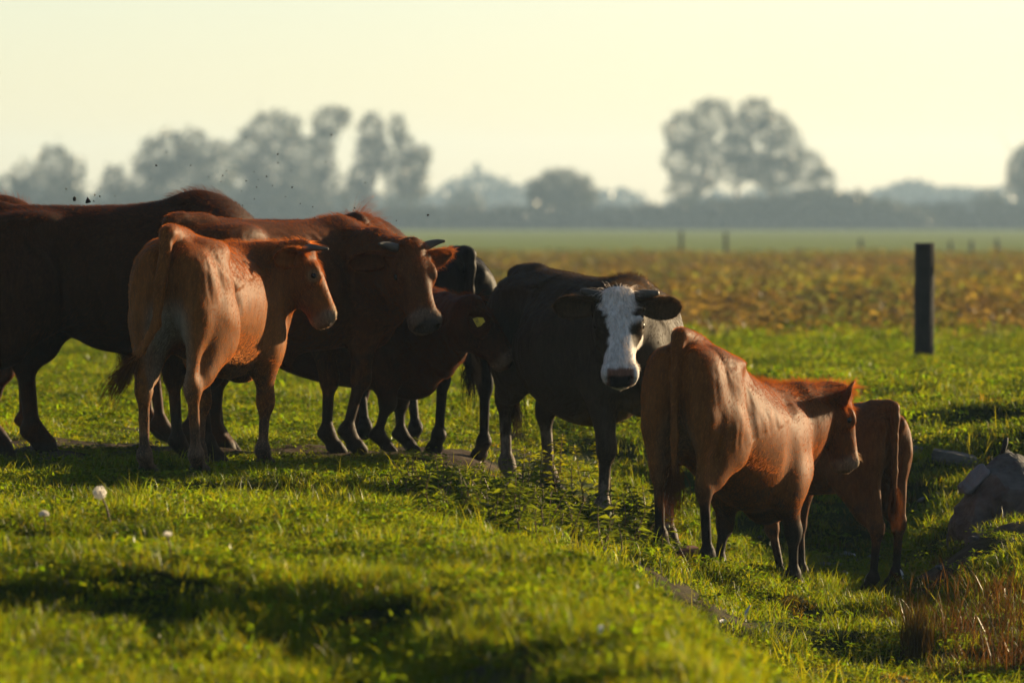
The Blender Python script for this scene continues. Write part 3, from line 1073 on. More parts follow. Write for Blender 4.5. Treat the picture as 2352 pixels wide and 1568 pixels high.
def muzzle(info, blend, pale=(.19, .13, .08), nose=(.045, .034, .03), start=.40):
    m = smoothstep(start, start + .05, info['a'] + .01 * vnoise(info['u'] * 5, info['l'] * 5, .15, 3)) * info['head']
    blend(m, pale)
    nz = smoothstep(.485, .50, info['a'] - .6 * np.clip(np.abs(info['l']) - .035, 0, 1)) * (info['u'] > -.088) * info['head']
    blend(nz, nose)


def inner_thigh(info, blend, c, amt=.8):
    V = info['V']
    m = smoothstep(.16, .05, np.abs(V[:, 1])) * smoothstep(-.55, -.70, V[:, 0]) * smoothstep(1.02, .85, V[:, 2]) * smoothstep(.35, .6, V[:, 2]) * smoothstep(-.905, -.865, V[:, 0])
    blend(m * amt, c)


def col_young(info, blend):
    inner_thigh(info, blend, (.30, .26, .20))
    V = info['V']
    blend(smoothstep(.80, .66, V[:, 2]) * smoothstep(-.6, -.45, V[:, 0]) * (info['gz'] > .45) * smoothstep(.24, .10, np.abs(V[:, 1])) * .5 * ~info['head'], (.19, .11, .05))
    e = np.hypot(info['a'] - .178, (info['u'] + .016) * 1.2)
    blend(smoothstep(.060, .035, e) * (np.abs(info['l']) > .06) * info['head'] * .7, (.19, .12, .06))
    muzzle(info, blend)


def col_brown(info, blend):
    muzzle(info, blend, (.12, .08, .052))


def col_right(info, blend):
    inner_thigh(info, blend, (.17, .10, .05), .7)
    muzzle(info, blend)


def col_black(info, blend):
    muzzle(info, blend, (.03, .025, .02))


def col_whiteface(info, blend):
    V = info['V']; a, u, l = info['a'], info['u'], info['l']
    nz = .012 * vnoise(a * 3, l * 3, .09, 6) + .006 * vnoise(a * 3, l * 3, .03, 7)
    al = np.abs(l)
    # half-width of the white blaze along the head
    hw = np.interp(a, [-.06, .0, .06, .12, .18, .24, .32, .38, .43, .50], [.06, .085, .10, .082, .058, .050, .056, .085, .14, .2])
    m = smoothstep(hw + .010, hw - .008, al + nz) * (a > -.045 + nz)
    # the side towards the light is white behind and under the eye
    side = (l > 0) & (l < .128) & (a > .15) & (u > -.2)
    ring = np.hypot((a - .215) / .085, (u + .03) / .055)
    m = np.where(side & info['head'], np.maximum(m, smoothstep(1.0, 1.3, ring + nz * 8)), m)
    mm = m * info['head'] * ~info['ear']
    blend(mm, (.55, .53, .50))
    nose = smoothstep(.470, .488, a + nz * .5) * smoothstep(.075, .062, al) * (u > -.105) * info['head']
    blend(nose, (.17, .085, .06))
    blend(nose * smoothstep(.062, .045, al) * smoothstep(-.02, -.03, u), (.02, .018, .018))
    blend(info['ear'] * .9, (.060, .036, .018))
    # pale lower legs and belly edge
    gz = info['gz']
    blend((smoothstep(.42, .24, gz + nz * 5)) * (gz > .09) * ~info['head'] * np.where(V[:, 0] > 0, .85, .45), (.26, .22, .17))
    blend(smoothstep(.72, .60, V[:, 2]) * smoothstep(.22, .12, np.abs(V[:, 1])) * (V[:, 0] > -.2) * (gz > .5) * ~info['head'] * .6, (.12, .08, .035))


HERD = 'cattle standing together on the meadow'

# heifer at the left, seen from behind, looking to the right
make_cow('heifer', 'light brown horned heifer seen from behind, head turned right in profile', 'cow', HERD, 482, 0, 39.4, 77, 1.02,
         feet(HL=(-.74, .15), HR=(-.70, -.13), FL=(.50, .19), FR=(.54, -.17)), (694, 578, 39.95, 4, 60, 0), pitch=R(4), fat=.86, muscle=.90, legr=.90, vox=.011, head_s=.93,
         col=(.175, .059, .0118), colf=col_young, legtone=((.105, .065, .04), .28), fur=110000, tail=[(-.91, .0, 1.25), (-.915, .02, 1.05), (-.92, .05, .85), (-.93, .13, .70), (-.93, .24, .58)],
         horns=[([(-.0, .02, .08), (.00, .05, .12), (.03, .09, .16), (.07, .14, .18)], [.026, .022, .015, .006])] * 2, ears=[(1, .25, .3, 0), (-1, .45, .55, .3)])
# the bull on the left
make_cow('bull', 'huge dark brown bull filling the left edge, back to the light', 'bull', HERD, 262, 0, 42.2, 14, 1.135,
         feet(HR=(-.66, -.20), HL=(-.36, .17), FR=(.42, -.19), FL=(.62, .18)), (720, 640, 43.3, 20, 55, 0), pitch=R(-2.5), fat=1.14, hump=.02, neckr=1.2, muscle=1.12, vox=.014,
         col=(.040, .0130, .0040), colf=col_brown, fur=90000, sheath=.60, mane=1.3, legr=1.35)
# horned cow, face towards us
make_cow('horned_cow', 'brown cow with two pale horns, looking towards the camera', 'cow', HERD, 645, 0, 41.5, 47, 1.05,
         feet(FR=(.42, -.16), FL=(.60, .18), HR=(-.70, -.17), HL=(-.60, .17)), (938, 574, 41.2, -58, 58, -4), fat=1.0, vox=.012, neckr=1.05, head_s=1.04,
         col=(.090, .030, .0075), colf=col_brown, legtone=((.028, .018, .012), .32), fur=90000, sheath=.56, zoff=.03,
         horns=[([(-.0, .02, .08), (-.015, .03, .13), (-.02, .042, .17), (-.012, .060, .205)], [.028, .024, .016, .005])] * 2, ears=[(1, .1, .35, 0), (-1, .1, .30, 0)])
# cow with a yellow ear tag
make_cow('tagged_cow', 'dark brown cow with a yellow ear tag, head low in profile to the right', 'cow', HERD, 738, 0, 42.8, 2, .92,
         feet(FR=(.42, -.16), FL=(.58, .17), HR=(-.62, -.16), HL=(-.72, .16)), (1086, 700, 41.6, 2, 50, 0), pitch=R(11), fat=1.0, vox=.012, head_s=.98,
         col=(.046, .0150, .0042), colf=col_brown, legtone=((.016, .011, .008), .35), fur=60000, tagged=True, ears=[(1, .1, .3, 0), (-1, -1.3, .25, .0, 1)])
# black cow behind it
make_cow('black_cow', 'black cow mostly hidden behind the tagged cow', 'cow', HERD, 955, 0, 43.7, 114, .96,
         feet(HL=(-.72, .17), HR=(-.60, -.20), FL=(.50, .17), FR=(.40, -.15)), (850, 660, 44.6, 120, 50, 0), vox=.013, zoff=-.02,
         col=(.0095, .009, .0088), colf=col_black, fur=40000)
# brown cow far behind
make_cow('brown_cow', 'brown cow behind the herd, only its back and shaggy poll showing', 'cow', HERD, 640, 0, 44.2, 8, 1.08,
         feet(), (815, 515, 44.0, 20, 50, 0), vox=.014, col=(.060, .019, .0055), colf=col_brown, fur=30000, mane=1.6)
make_cow('brown_cow', 'reddish brown cow at the left edge behind the bull, only its crest showing', 'cow', HERD, -190, 0, 44.2, 6, 1.12,
         feet(FR=(.44, -.17), FL=(.66, .17)), (190, 600, 44.1, 10, 55, 0), vox=.014, col=(.075, .024, .007), colf=col_brown, fur=30000, mane=1.6, hump=.06)
# white-faced cow
make_cow('white_faced_cow', 'dark grey-brown cow with a white face and short horns, facing the camera', 'cow', HERD, 1352, 0, 41.5, -62, 1.07,
         feet(FR=(.52, -.17), FL=(.62, .19), HR=(-.64, -.15), HL=(-.72, .17)), (1420, 684, 40.3, -88, 55, 0), pitch=R(2), fat=1.27, vox=.010, head_s=1.08,
         col=(.034, .0245, .0160), colf=col_whiteface, fur=120000, hips=.25, furcol=.72, zoff=.05,
         horns=[([(-.0, .01, .08), (-.01, .015, .13), (-.01, .02, .17), (.0, .045, .20)], [.032, .028, .024, .010]),
                ([(-.0, .01, .08), (-.015, .01, .12), (-.03, .015, .16), (-.03, .03, .19)], [.030, .026, .020, .008])], ears=[(1, .05, .16, 0), (-1, .05, .10, 0)])
# brown steer at the right, seen from behind
make_cow('steer', 'brown steer at the right seen from behind, head lowered to the right', 'cow', HERD, 1682, 0, 38.6, 67, .98,
         feet(HL=(-.72, .13), HR=(-.66, -.13), FL=(.40, .22), FR=(.66, -.14)), (1928, 905, 39.5, 14, 74, 0), pitch=R(15), fat=.90, muscle=.88, legr=.88, vox=.011, head_s=.95, hips=.45,
         col=(.145, .048, .0096), colf=col_right, legtone=((.017, .014, .012), .40), fur=110000, mane=1.4, wrinkle=.6, ears=[(1, .3, .2, 0), (-1, .35, -.35, .4)])
# calf behind it
make_cow('calf', 'small brown calf facing left behind the steer', 'calf', HERD, 1895, 0, 40.6, 125, .745,
         feet(HL=(-.74, .14), HR=(-.66, -.15), FL=(.38, .17), FR=(.55, -.16)), (1800, 985, 41.4, 125, 45, 0), zoff=.10, fat=.92, vox=.014,
         col=(.115, .041, .0105), colf=col_brown, legtone=((.02, .015, .012), .36), fur=40000)


# ------------------------------------------------------------------ hedges, trees and posts in the distance
WOOD = simple_mat('bark', (.045, .036, .028), (.085, .07, .055), 3, .9, .02, 12)
CROWN = leaf_mat('tree_leaf', (.026, .036, .014), (.024, .034, .008), .5, .25, .05, .35)
HEDGEM = leaf_mat('hedge_leaf', (.022, .030, .013), (.018, .026, .006), .5, .12, .05, .3)


def leaf_cloud(lobes, per_m2, size, g, hollow=.55, gap=.35, seed=3):
    """leaf-sized faces spread through ellipsoid lobes; lobes: rows (x,y,z,rx,ry,rz)"""
    Vs, Qs, n0 = [], [], 0
    for (x, y, z, rx, ry, rz) in lobes:
        area = 4 * math.pi * ((rx * ry) ** 1.6 / 3 + (rx * rz) ** 1.6 / 3 + (ry * rz) ** 1.6 / 3) ** (1 / 1.6)
        n = int(area * per_m2)
        d = g.normal(0, 1, (n, 3)); d /= np.linalg.norm(d, axis=1)[:, None]
        r = hollow + (1 - hollow) * g.random(n) ** .5
        r *= 1 + .16 * np.sin(d[:, 0] * 5 + x) * np.sin(d[:, 2] * 6 + z) + .09 * g.normal(0, 1, n)
        p = np.array([x, y, z]) + d * r[:, None] * np.array([rx, ry, rz])
        keep = vnoise(p[:, 0] + seed * 3.1, p[:, 2] + p[:, 1] * .6, 2.1, seed) + .35 * vnoise(p[:, 0], p[:, 2] + p[:, 1], 1.0, seed + 1) > -1 + gap * 2 - .58
        p = p[keep]; n = len(p)
        if n == 0: continue
        a = g.normal(0, 1, (n, 3)); a /= np.linalg.norm(a, axis=1)[:, None]
        b = np.cross(a, g.normal(0, 1, (n, 3))); b /= np.linalg.norm(b, axis=1)[:, None]
        sz = size * (.6 + .8 * g.random((n, 1)))
        q = np.stack([p - a * sz, p + b * sz * .55, p + a * sz, p - b * sz * .55], 1)
        Vs.append(q.reshape(-1, 3)); Qs.append(np.arange(n * 4).reshape(-1, 4) + n0); n0 += n * 4
    return np.vstack(Vs), np.vstack(Qs)


def px_lobes(lobes, d, depth=1.0, g=None):
    out = []
    for (x, y, rx, ry) in lobes:
        p = at(x, y, d)
        k = KPX * d
        out.append((p[0], d + (g.uniform(-1, 1) * 1.2 if g is not None else 0), p[2], rx * k, max(rx, ry) * k * depth, ry * k))
    return out


def tree(name, label, lobes, d, trunks, seed, gap=.33, per=7, size=.30, cat='tree', group='trees along the far side of the field'):
    g = np.random.default_rng(seed)
    L = px_lobes(lobes, d, .9, g)
    gx = np.mean([t for t in trunks]); base = at(gx, 500, d)
    zb = hz(base[0], d)
    root = empty(name, (base[0], d, zb)); tag(root, label, cat, group)
    off = np.array([base[0], d, zb])
    V, Q = leaf_cloud(L, per, size, g, gap=gap, seed=seed)
    obj_np('crown', V - off, Q, CROWN, root, False)
    mb = MB()
    k = KPX * d
    for t in trunks:
        x0 = (t - 1176) * k
        near = sorted(L, key=lambda l: abs(l[0] - x0))[:5]
        top = max(l[2] for l in near)
        fork = np.array([x0 + g.uniform(-.3, .3), d, zb + (top - zb) * .35])
        b0 = np.array([x0, d, zb - .3])
        r0 = .020 * (top - zb) + .16
        mb.tube(smooth_path([b0 - off, (b0 * .5 + fork * .5) + g.normal(0, .15, 3) - off, fork - off], 4), np.linspace(r0, r0 * .7, 9), 8)
        for l in near:
            e = np.array(l[:3]) + g.normal(0, .2, 3)
            m_ = fork * .5 + e * .5 + np.array([0, 0, -.25])
            mb.tube(smooth_path([fork - off, m_ - off, e - off], 4), np.linspace(r0 * .55, .05, 9), 6)
            for _ in range(4):
                e2 = e + g.normal(0, 1, 3) * np.array(l[3:]) * .6
                s_ = m_ * g.uniform(.2, .6) + e * .0
                st = m_ + (e - m_) * g.uniform(.2, .9)
                mb.tube(np.array([st, (st + e2) / 2 + np.array([0, 0, .15]), e2]) - off, [.11, .08, .03], 5)
    mb.build('trunk', WOOD, root)
    return root


def hedge(name, label, tops, d, base_z=None, seed=1, per=4.5, size=.32, cat='hedge', mat=None, thick=3.2, gap=.12):
    """tops: list of (px, py_top) along the hedge"""
    g = np.random.default_rng(seed)
    k = KPX * d
    xs_ = np.arange(tops[0][0], tops[-1][0], 16)
    ty = np.interp(xs_, [t[0] for t in tops], [t[1] for t in tops])
    L = []
    x0 = at(tops[0][0] * .5 + tops[-1][0] * .5, 500, d)[0]
    zb = hz(x0, d)
    for x, y in zip(xs_, ty):
        p = at(x, y + g.uniform(-3, 5), d)
        h = p[2] - zb
        w = 16 * k
        L.append((p[0], d + g.uniform(-.4, .4), zb + h * .5, w * g.uniform(.8, 1.3), thick, h * .53))
        L.append((p[0] + w * .4, d - thick * .5, zb + h * .25, w, thick * .7, h * .33))
    V, Q = leaf_cloud(L, per, size, g, gap=gap, seed=seed, hollow=.75)
    root = empty(name, (x0, d, zb)); tag(root, label, cat, 'hedges along the far side of the field')
    off = np.array([x0, d, zb])
    obj_np('foliage', V - off, Q, mat or HEDGEM, root, False)
    for l in L[::6]:
        mb = MB()
        p = np.array([l[0], l[1], zb]) - off
        mb.tube(np.array([p, p + np.array([g.uniform(-.2, .2), 0, l[5]]), p + np.array([g.uniform(-.4, .4), 0, l[5] * 1.6])]), [.12, .09, .03], 5)
        mb.build('stem', WOOD, root)
    return root


if 't' not in QK:
    tree('willow_tree', 'loose hazy tree at the far left end of the tree line', [(60, 405, 38, 38), (125, 372, 42, 42), (172, 392, 26, 34), (105, 445, 85, 45), (20, 440, 40, 40), (150, 440, 50, 40)], 1265, [100, 60], 31, .38)
    tree('small_tree', 'low narrow tree left of the big dome-shaped tree', [(262, 415, 30, 38), (250, 455, 40, 35), (285, 440, 28, 30)], 1285, [262], 32, .36)
    tree('dome_tree', 'broad dense dome-shaped tree in the left tree line', [(375, 362, 66, 60), (440, 338, 40, 46), (345, 420, 50, 52), (420, 410, 80, 60), (490, 400, 55, 55), (330, 470, 50, 45), (500, 345, 26, 26)], 1250, [380, 440], 33, .18)
    tree('round_tree', 'tall rounded tree standing in the middle of the left tree line', [(630, 300, 66, 44), (575, 350, 56, 50), (685, 350, 48, 42), (620, 390, 70, 50), (560, 430, 60, 55), (690, 430, 60, 50), (620, 465, 90, 45)], 1275, [620, 560, 690], 34, .34)
    tree('tall_tree', 'tallest slim tree of the left tree line with an open crown', [(755, 278, 42, 36), (742, 325, 30, 34), (738, 375, 34, 36), (745, 430, 50, 45), (790, 265, 18, 20)], 1245, [742], 35, .36)
    tree('willow_tree', 'upright willow right of the tallest slim tree', [(855, 298, 32, 46), (845, 355, 34, 44), (830, 410, 36, 40), (822, 455, 44, 44), (880, 360, 24, 40)], 1258, [850, 830], 36, .40)
    tree('willow_tree', 'leaning ragged willow at the right end of the left tree line', [(912, 295, 22, 36), (930, 345, 30, 38), (955, 385, 30, 44), (965, 420, 26, 36), (905, 400, 28, 34), (925, 450, 48, 40), (975, 355, 18, 24)], 1262, [920, 945], 37, .42)
    tree('spreading_tree', 'large spreading tree with gaps in its crown on the right mound', [(1568, 305, 46, 52), (1635, 268, 50, 42), (1700, 300, 40, 40), (1735, 268, 44, 44), (1780, 300, 42, 46), (1690, 345, 54, 40), (1560, 370, 40, 46), (1800, 345, 48, 50), (1612, 340, 34, 44), (1850, 385, 46, 42), (1580, 430, 50, 36), (1780, 400, 60, 42), (1890, 415, 30, 32), (1630, 400, 26, 36), (1740, 385, 36, 36), (1690, 385, 46, 40)], 1248, [1600, 1690, 1770], 38, .34)
    tree('round_bush', 'rounded dark bush standing alone above the central hedge', [(1290, 428, 72, 42), (1255, 440, 46, 36), (1330, 442, 42, 32), (1290, 465, 80, 28)], 1254, [1290, 1270], 39, .12, 8, cat='bush')
    tree('tree', 'tree cut by the right edge of the picture above the hedge', [(2345, 385, 34, 46), (2370, 360, 34, 40), (2335, 430, 28, 32), (2380, 420, 50, 46)], 1254, [2355], 40, .30)
    tree('shrub', 'small pale shrub above the hedge left of the rounded bush', [(1070, 458, 30, 26), (1050, 470, 26, 20), (1095, 468, 24, 20)], 1500, [1070], 41, .35, cat='bush')
    tree('shrub', 'small shrub above the hedge near the right edge', [(2270, 452, 24, 22), (2250, 462, 22, 16), (2292, 460, 20, 16)], 1450, [2270], 42, .3, cat='bush')
    hedge('hedge', 'dark tangled thicket under the left tree line', [(-120, 455), (60, 460), (200, 470), (330, 445), (480, 455), (640, 460), (820, 468), (985, 478)], 1238, seed=51, gap=.1)
    hedge('hedge', 'low trimmed hedge between the left trees and the right mound', [(960, 472), (1100, 476), (1250, 470), (1400, 474), (1520, 468)], 1234, seed=52)
    hedge('hedge', 'rising overgrown bank below the large spreading tree', [(1470, 480), (1560, 462), (1680, 456), (1780, 448), (1860, 436), (1950, 442), (2040, 458), (2110, 478), (2150, 505)], 1226, seed=53, thick=6)
    hedge('hedge', 'long level hedge running off the right edge', [(2100, 468), (2200, 463), (2352, 462), (2480, 464)], 1240, seed=54)
    # far woods: one pale mass
    g = np.random.default_rng(77)
    L = []
    for i in range(170):
        px = g.uniform(-300, 2650)
        hgt = 20 + 16 * max(0, math.sin(px * .011 + 1.0)) + 10 * g.random()
        for (c_, w_, h_) in ((1095, 40, 38), (2085, 45, 26), (2180, 40, 14), (1460, 60, 12)):
            hgt += h_ * math.exp(-((px - c_) / w_) ** 2)
        p = at(px, 470, 2300)
        zb = hz(p[0], 2300)
        h = hgt * KPX * 2300
        L.append((p[0], 2300 + g.uniform(-30, 30), zb + h * .5 + 1.5, h * .9 + 2, 6, h * .62 + 1.5))
    V, Q = leaf_cloud(L, .5, 1.1, g, gap=.15, seed=5, hollow=.7)
    fw_ = obj_np('far_woods', V, Q, HEDGEM, None, False)
    tag(fw_, 'pale blue far-off woods along the horizon', 'woods', kind='stuff')

POSTM = simple_mat('weathered_post', (.010, .009, .008), (.022, .019, .016), 7, .9, .012, 30)


def post(name, label, x, y, h, r, sides=10, lean=0.0, group=None, seed=1, square=False):
    g = np.random.default_rng(seed)
    zb = hz(x, y)
    m = 9
    pts = np.array([[lean * t * h, 0, -.12 + t * (h + .12)] for t in np.linspace(0, 1, m)])
    V, Fs = tube(pts, np.full(m, r) * (1 + g.normal(0, .02, m)), sides, True)
    if square:
        for v in V: v[0], v[1] = np.clip(v[0] - lean * v[2], -r * .86, r * .86) + lean * v[2], np.clip(v[1], -r * .86, r * .86)
    V = V + g.normal(0, r * .02, V.shape)
    o = obj_np(name, V, Fs, POSTM, None, False)
    o.location = (x, y, zb)
    tag(o, label, 'post', group)
    return o


gp = ground_at(2122, 832)
post('fence_post', 'thick dark wooden post standing alone in the grass at the right', gp[0], gp[1], 274 * KPX * gp[1], 26 * KPX * gp[1], 14, .004, None, 3, True)
for i, (px, top, bot, w, lb) in enumerate([(1565, 532, 584, 9, 'thin far fence post, leftmost of the row in the crop field'), (1667, 534, 584, 9, 'thin far fence post, second from the left in the crop field'),
                                           (1977, 548, 578, 9, 'thin far fence post left of the thick dark post'), (2183, 552, 578, 8, 'thin far fence post just right of the thick dark post'),
                                           (2231, 552, 580, 9, 'thin far fence post, second right of the thick dark post'), (2290, 548, 582, 9, 'thin far fence post nearest the right edge')]):
    p = ground_at(px, bot, 100, 500)
    post('field_post', lb, p[0], p[1], (bot - top) * KPX * p[1], w * .5 * KPX * p[1], 7, .0, 'far fence posts across the field', 10 + i)


# ------------------------------------------------------------------ grass and weeds (stuff: scattered clumps)
GRASS = leaf_mat('grass_blade', (.056, .098, .005), (.190, .265, .003), .85, .8, .02, .5, True, .5)
WEED = leaf_mat('weed_leaf', (.17, .138, .048), (.18, .145, .028), .4, .35, .02, .45, True, .5)
NETTLE = leaf_mat('nettle_leaf', (.036, .068, .008), (.115, .165, .006), .5, 3.0, .04, .5, True)
DRY = leaf_mat('dry_stem', (.085, .056, .018), (.11, .066, .014), .4, 3.0, .02, .35, True)


def blades(g, n, rad, h0, h1, w, lean=.45, cols=None):
    """n curved tapering blades in a clump -> V, F, C"""
    r = rad * np.sqrt(g.random(n)); t = g.random(n) * 2 * np.pi
    base = np.stack([r * np.cos(t), r * np.sin(t), np.full(n, -.01)], -1)
    h = h0 + (h1 - h0) * g.random(n) ** 1.4
    ld = t * .35 + g.random(n) * 2 * np.pi
    le = h * lean * (.2 + 1.1 * g.random(n))
    wd = w * (.6 + .8 * g.random(n))
    sd = g.random(n) * 2 * np.pi
    side = np.stack([np.cos(sd), np.sin(sd), np.zeros(n)], -1)
    ldv = np.stack([np.cos(ld), np.sin(ld), np.zeros(n)], -1)
    V = np.zeros((n, 7, 3))
    for i, q in enumerate((0, .4, .75, 1.0)):
        c = base + ldv * (le * q ** 2)[:, None] + np.array([0, 0, 1]) * (h * (q - .25 * lean * q ** 3))[:, None]
        k = (1, .9, .6, 0)[i]
        if i < 3:
            V[:, 2 * i] = c - side * (wd * k * .5)[:, None]; V[:, 2 * i + 1] = c + side * (wd * k * .5)[:, None]
        else:
            V[:, 6] = c
    o = np.arange(n)[:, None] * 7
    Q = np.concatenate([o + np.array([0, 1, 3, 2]), o + np.array([2, 3, 5, 4])]); T = o + np.array([4, 5, 6])
    if cols is None:
        cols = np.stack([.75 + .6 * g.random(n), .8 + .4 * g.random(n), .6 + .6 * g.random(n)], -1)
        dry = g.random(n) < .07
        cols[dry] = (1.6, 1.1, 1.8)
    C = np.repeat(cols, 7, axis=0)
    return V.reshape(-1, 3), [Q, T], C


def leaflets(g, pts, dirs, ln, wd, cols, fold=.25):
    """pointed leaves; pts, dirs (n,3)"""
    n = len(pts)
    up = np.array([0, 0, 1.0]) + g.normal(0, .35, (n, 3))
    sd = np.cross(dirs, up); sd /= np.linalg.norm(sd, axis=1)[:, None] + 1e-9
    nm = np.cross(sd, dirs)
    ln = np.asarray(ln)[:, None]; wd = np.asarray(wd)[:, None]
    V = np.stack([pts, pts + dirs * ln * .35 + sd * wd * .5 + nm * wd * fold, pts + dirs * ln - nm * ln * .12, pts + dirs * ln * .35 - sd * wd * .5 + nm * wd * fold, pts + dirs * ln * .4], 1)
    o = np.arange(n)[:, None] * 5
    T = np.concatenate([o + np.array(q) for q in ((0, 1, 4), (1, 2, 4), (0, 4, 3), (4, 2, 3))])
    return V.reshape(-1, 3), [T], np.repeat(cols, 5, axis=0)


def hidden_col(name): return bpy.data.collections.new(name)


def variant(col, name, mb, mat):
    me_o = mb.build(name, mat)
    S.collection.objects.unlink(me_o)
    col.objects.link(me_o)
    return me_o


def scatter(name, label, cat, P, rot, sc, vi, col):
    me = bpy.data.meshes.new(name)
    me.vertices.add(len(P)); me.vertices.foreach_set('co', P.astype(np.float32).ravel())
    a = me.attributes.new('rot', 'FLOAT_VECTOR', 'POINT'); a.data.foreach_set('vector', rot.astype(np.float32).ravel())
    a = me.attributes.new('sc', 'FLOAT_VECTOR', 'POINT'); a.data.foreach_set('vector', sc.astype(np.float32).ravel())
    a = me.attributes.new('vi', 'INT', 'POINT'); a.data.foreach_set('value', vi.astype(np.int32))
    o = link(bpy.data.objects.new(name, me))
    tag(o, label, cat, kind='stuff')
    t = bpy.data.node_groups.new(name + '_scatter', 'GeometryNodeTree')
    t.interface.new_socket('Geometry', in_out='INPUT', socket_type='NodeSocketGeometry')
    t.interface.new_socket('Geometry', in_out='OUTPUT', socket_type='NodeSocketGeometry')
    nn = t.nodes.new
    gi, go = nn('NodeGroupInput'), nn('NodeGroupOutput')
    ci = nn('GeometryNodeCollectionInfo'); ci.inputs['Collection'].default_value = col
    ci.inputs['Separate Children'].default_value = True; ci.inputs['Reset Children'].default_value = True
    ip = nn('GeometryNodeInstanceOnPoints'); ip.inputs['Pick Instance'].default_value = True
    def attr(nm, ty):
        n = nn('GeometryNodeInputNamedAttribute'); n.data_type = ty; n.inputs['Name'].default_value = nm
        return n.outputs['Attribute']
    t.links.new(gi.outputs[0], ip.inputs['Points'])
    t.links.new(ci.outputs[0], ip.inputs['Instance'])
    t.links.new(attr('vi', 'INT'), ip.inputs['Instance Index'])
    er = nn('FunctionNodeEulerToRotation'); t.links.new(attr('rot', 'FLOAT_VECTOR'), er.inputs[0])
    t.links.new(er.outputs[0], ip.inputs['Rotation'])
    t.links.new(attr('sc', 'FLOAT_VECTOR'), ip.inputs['Scale'])
    t.links.new(ip.outputs[0], go.inputs[0])
    md = o.modifiers.new('scatter', 'NODES'); md.node_group = t
    return o


def sample_view(g, y0, y1, dens, margin=.7):
    n = int((y1 - y0) * 2 * (.0737 * y1 + margin) * dens)
    y = y0 + (y1 - y0) * g.random(n)
    x = (g.random(n) * 2 - 1) * (.0737 * y1 + margin)
    k = np.abs(x) < .0737 * y + margin
    return x[k], y[k]


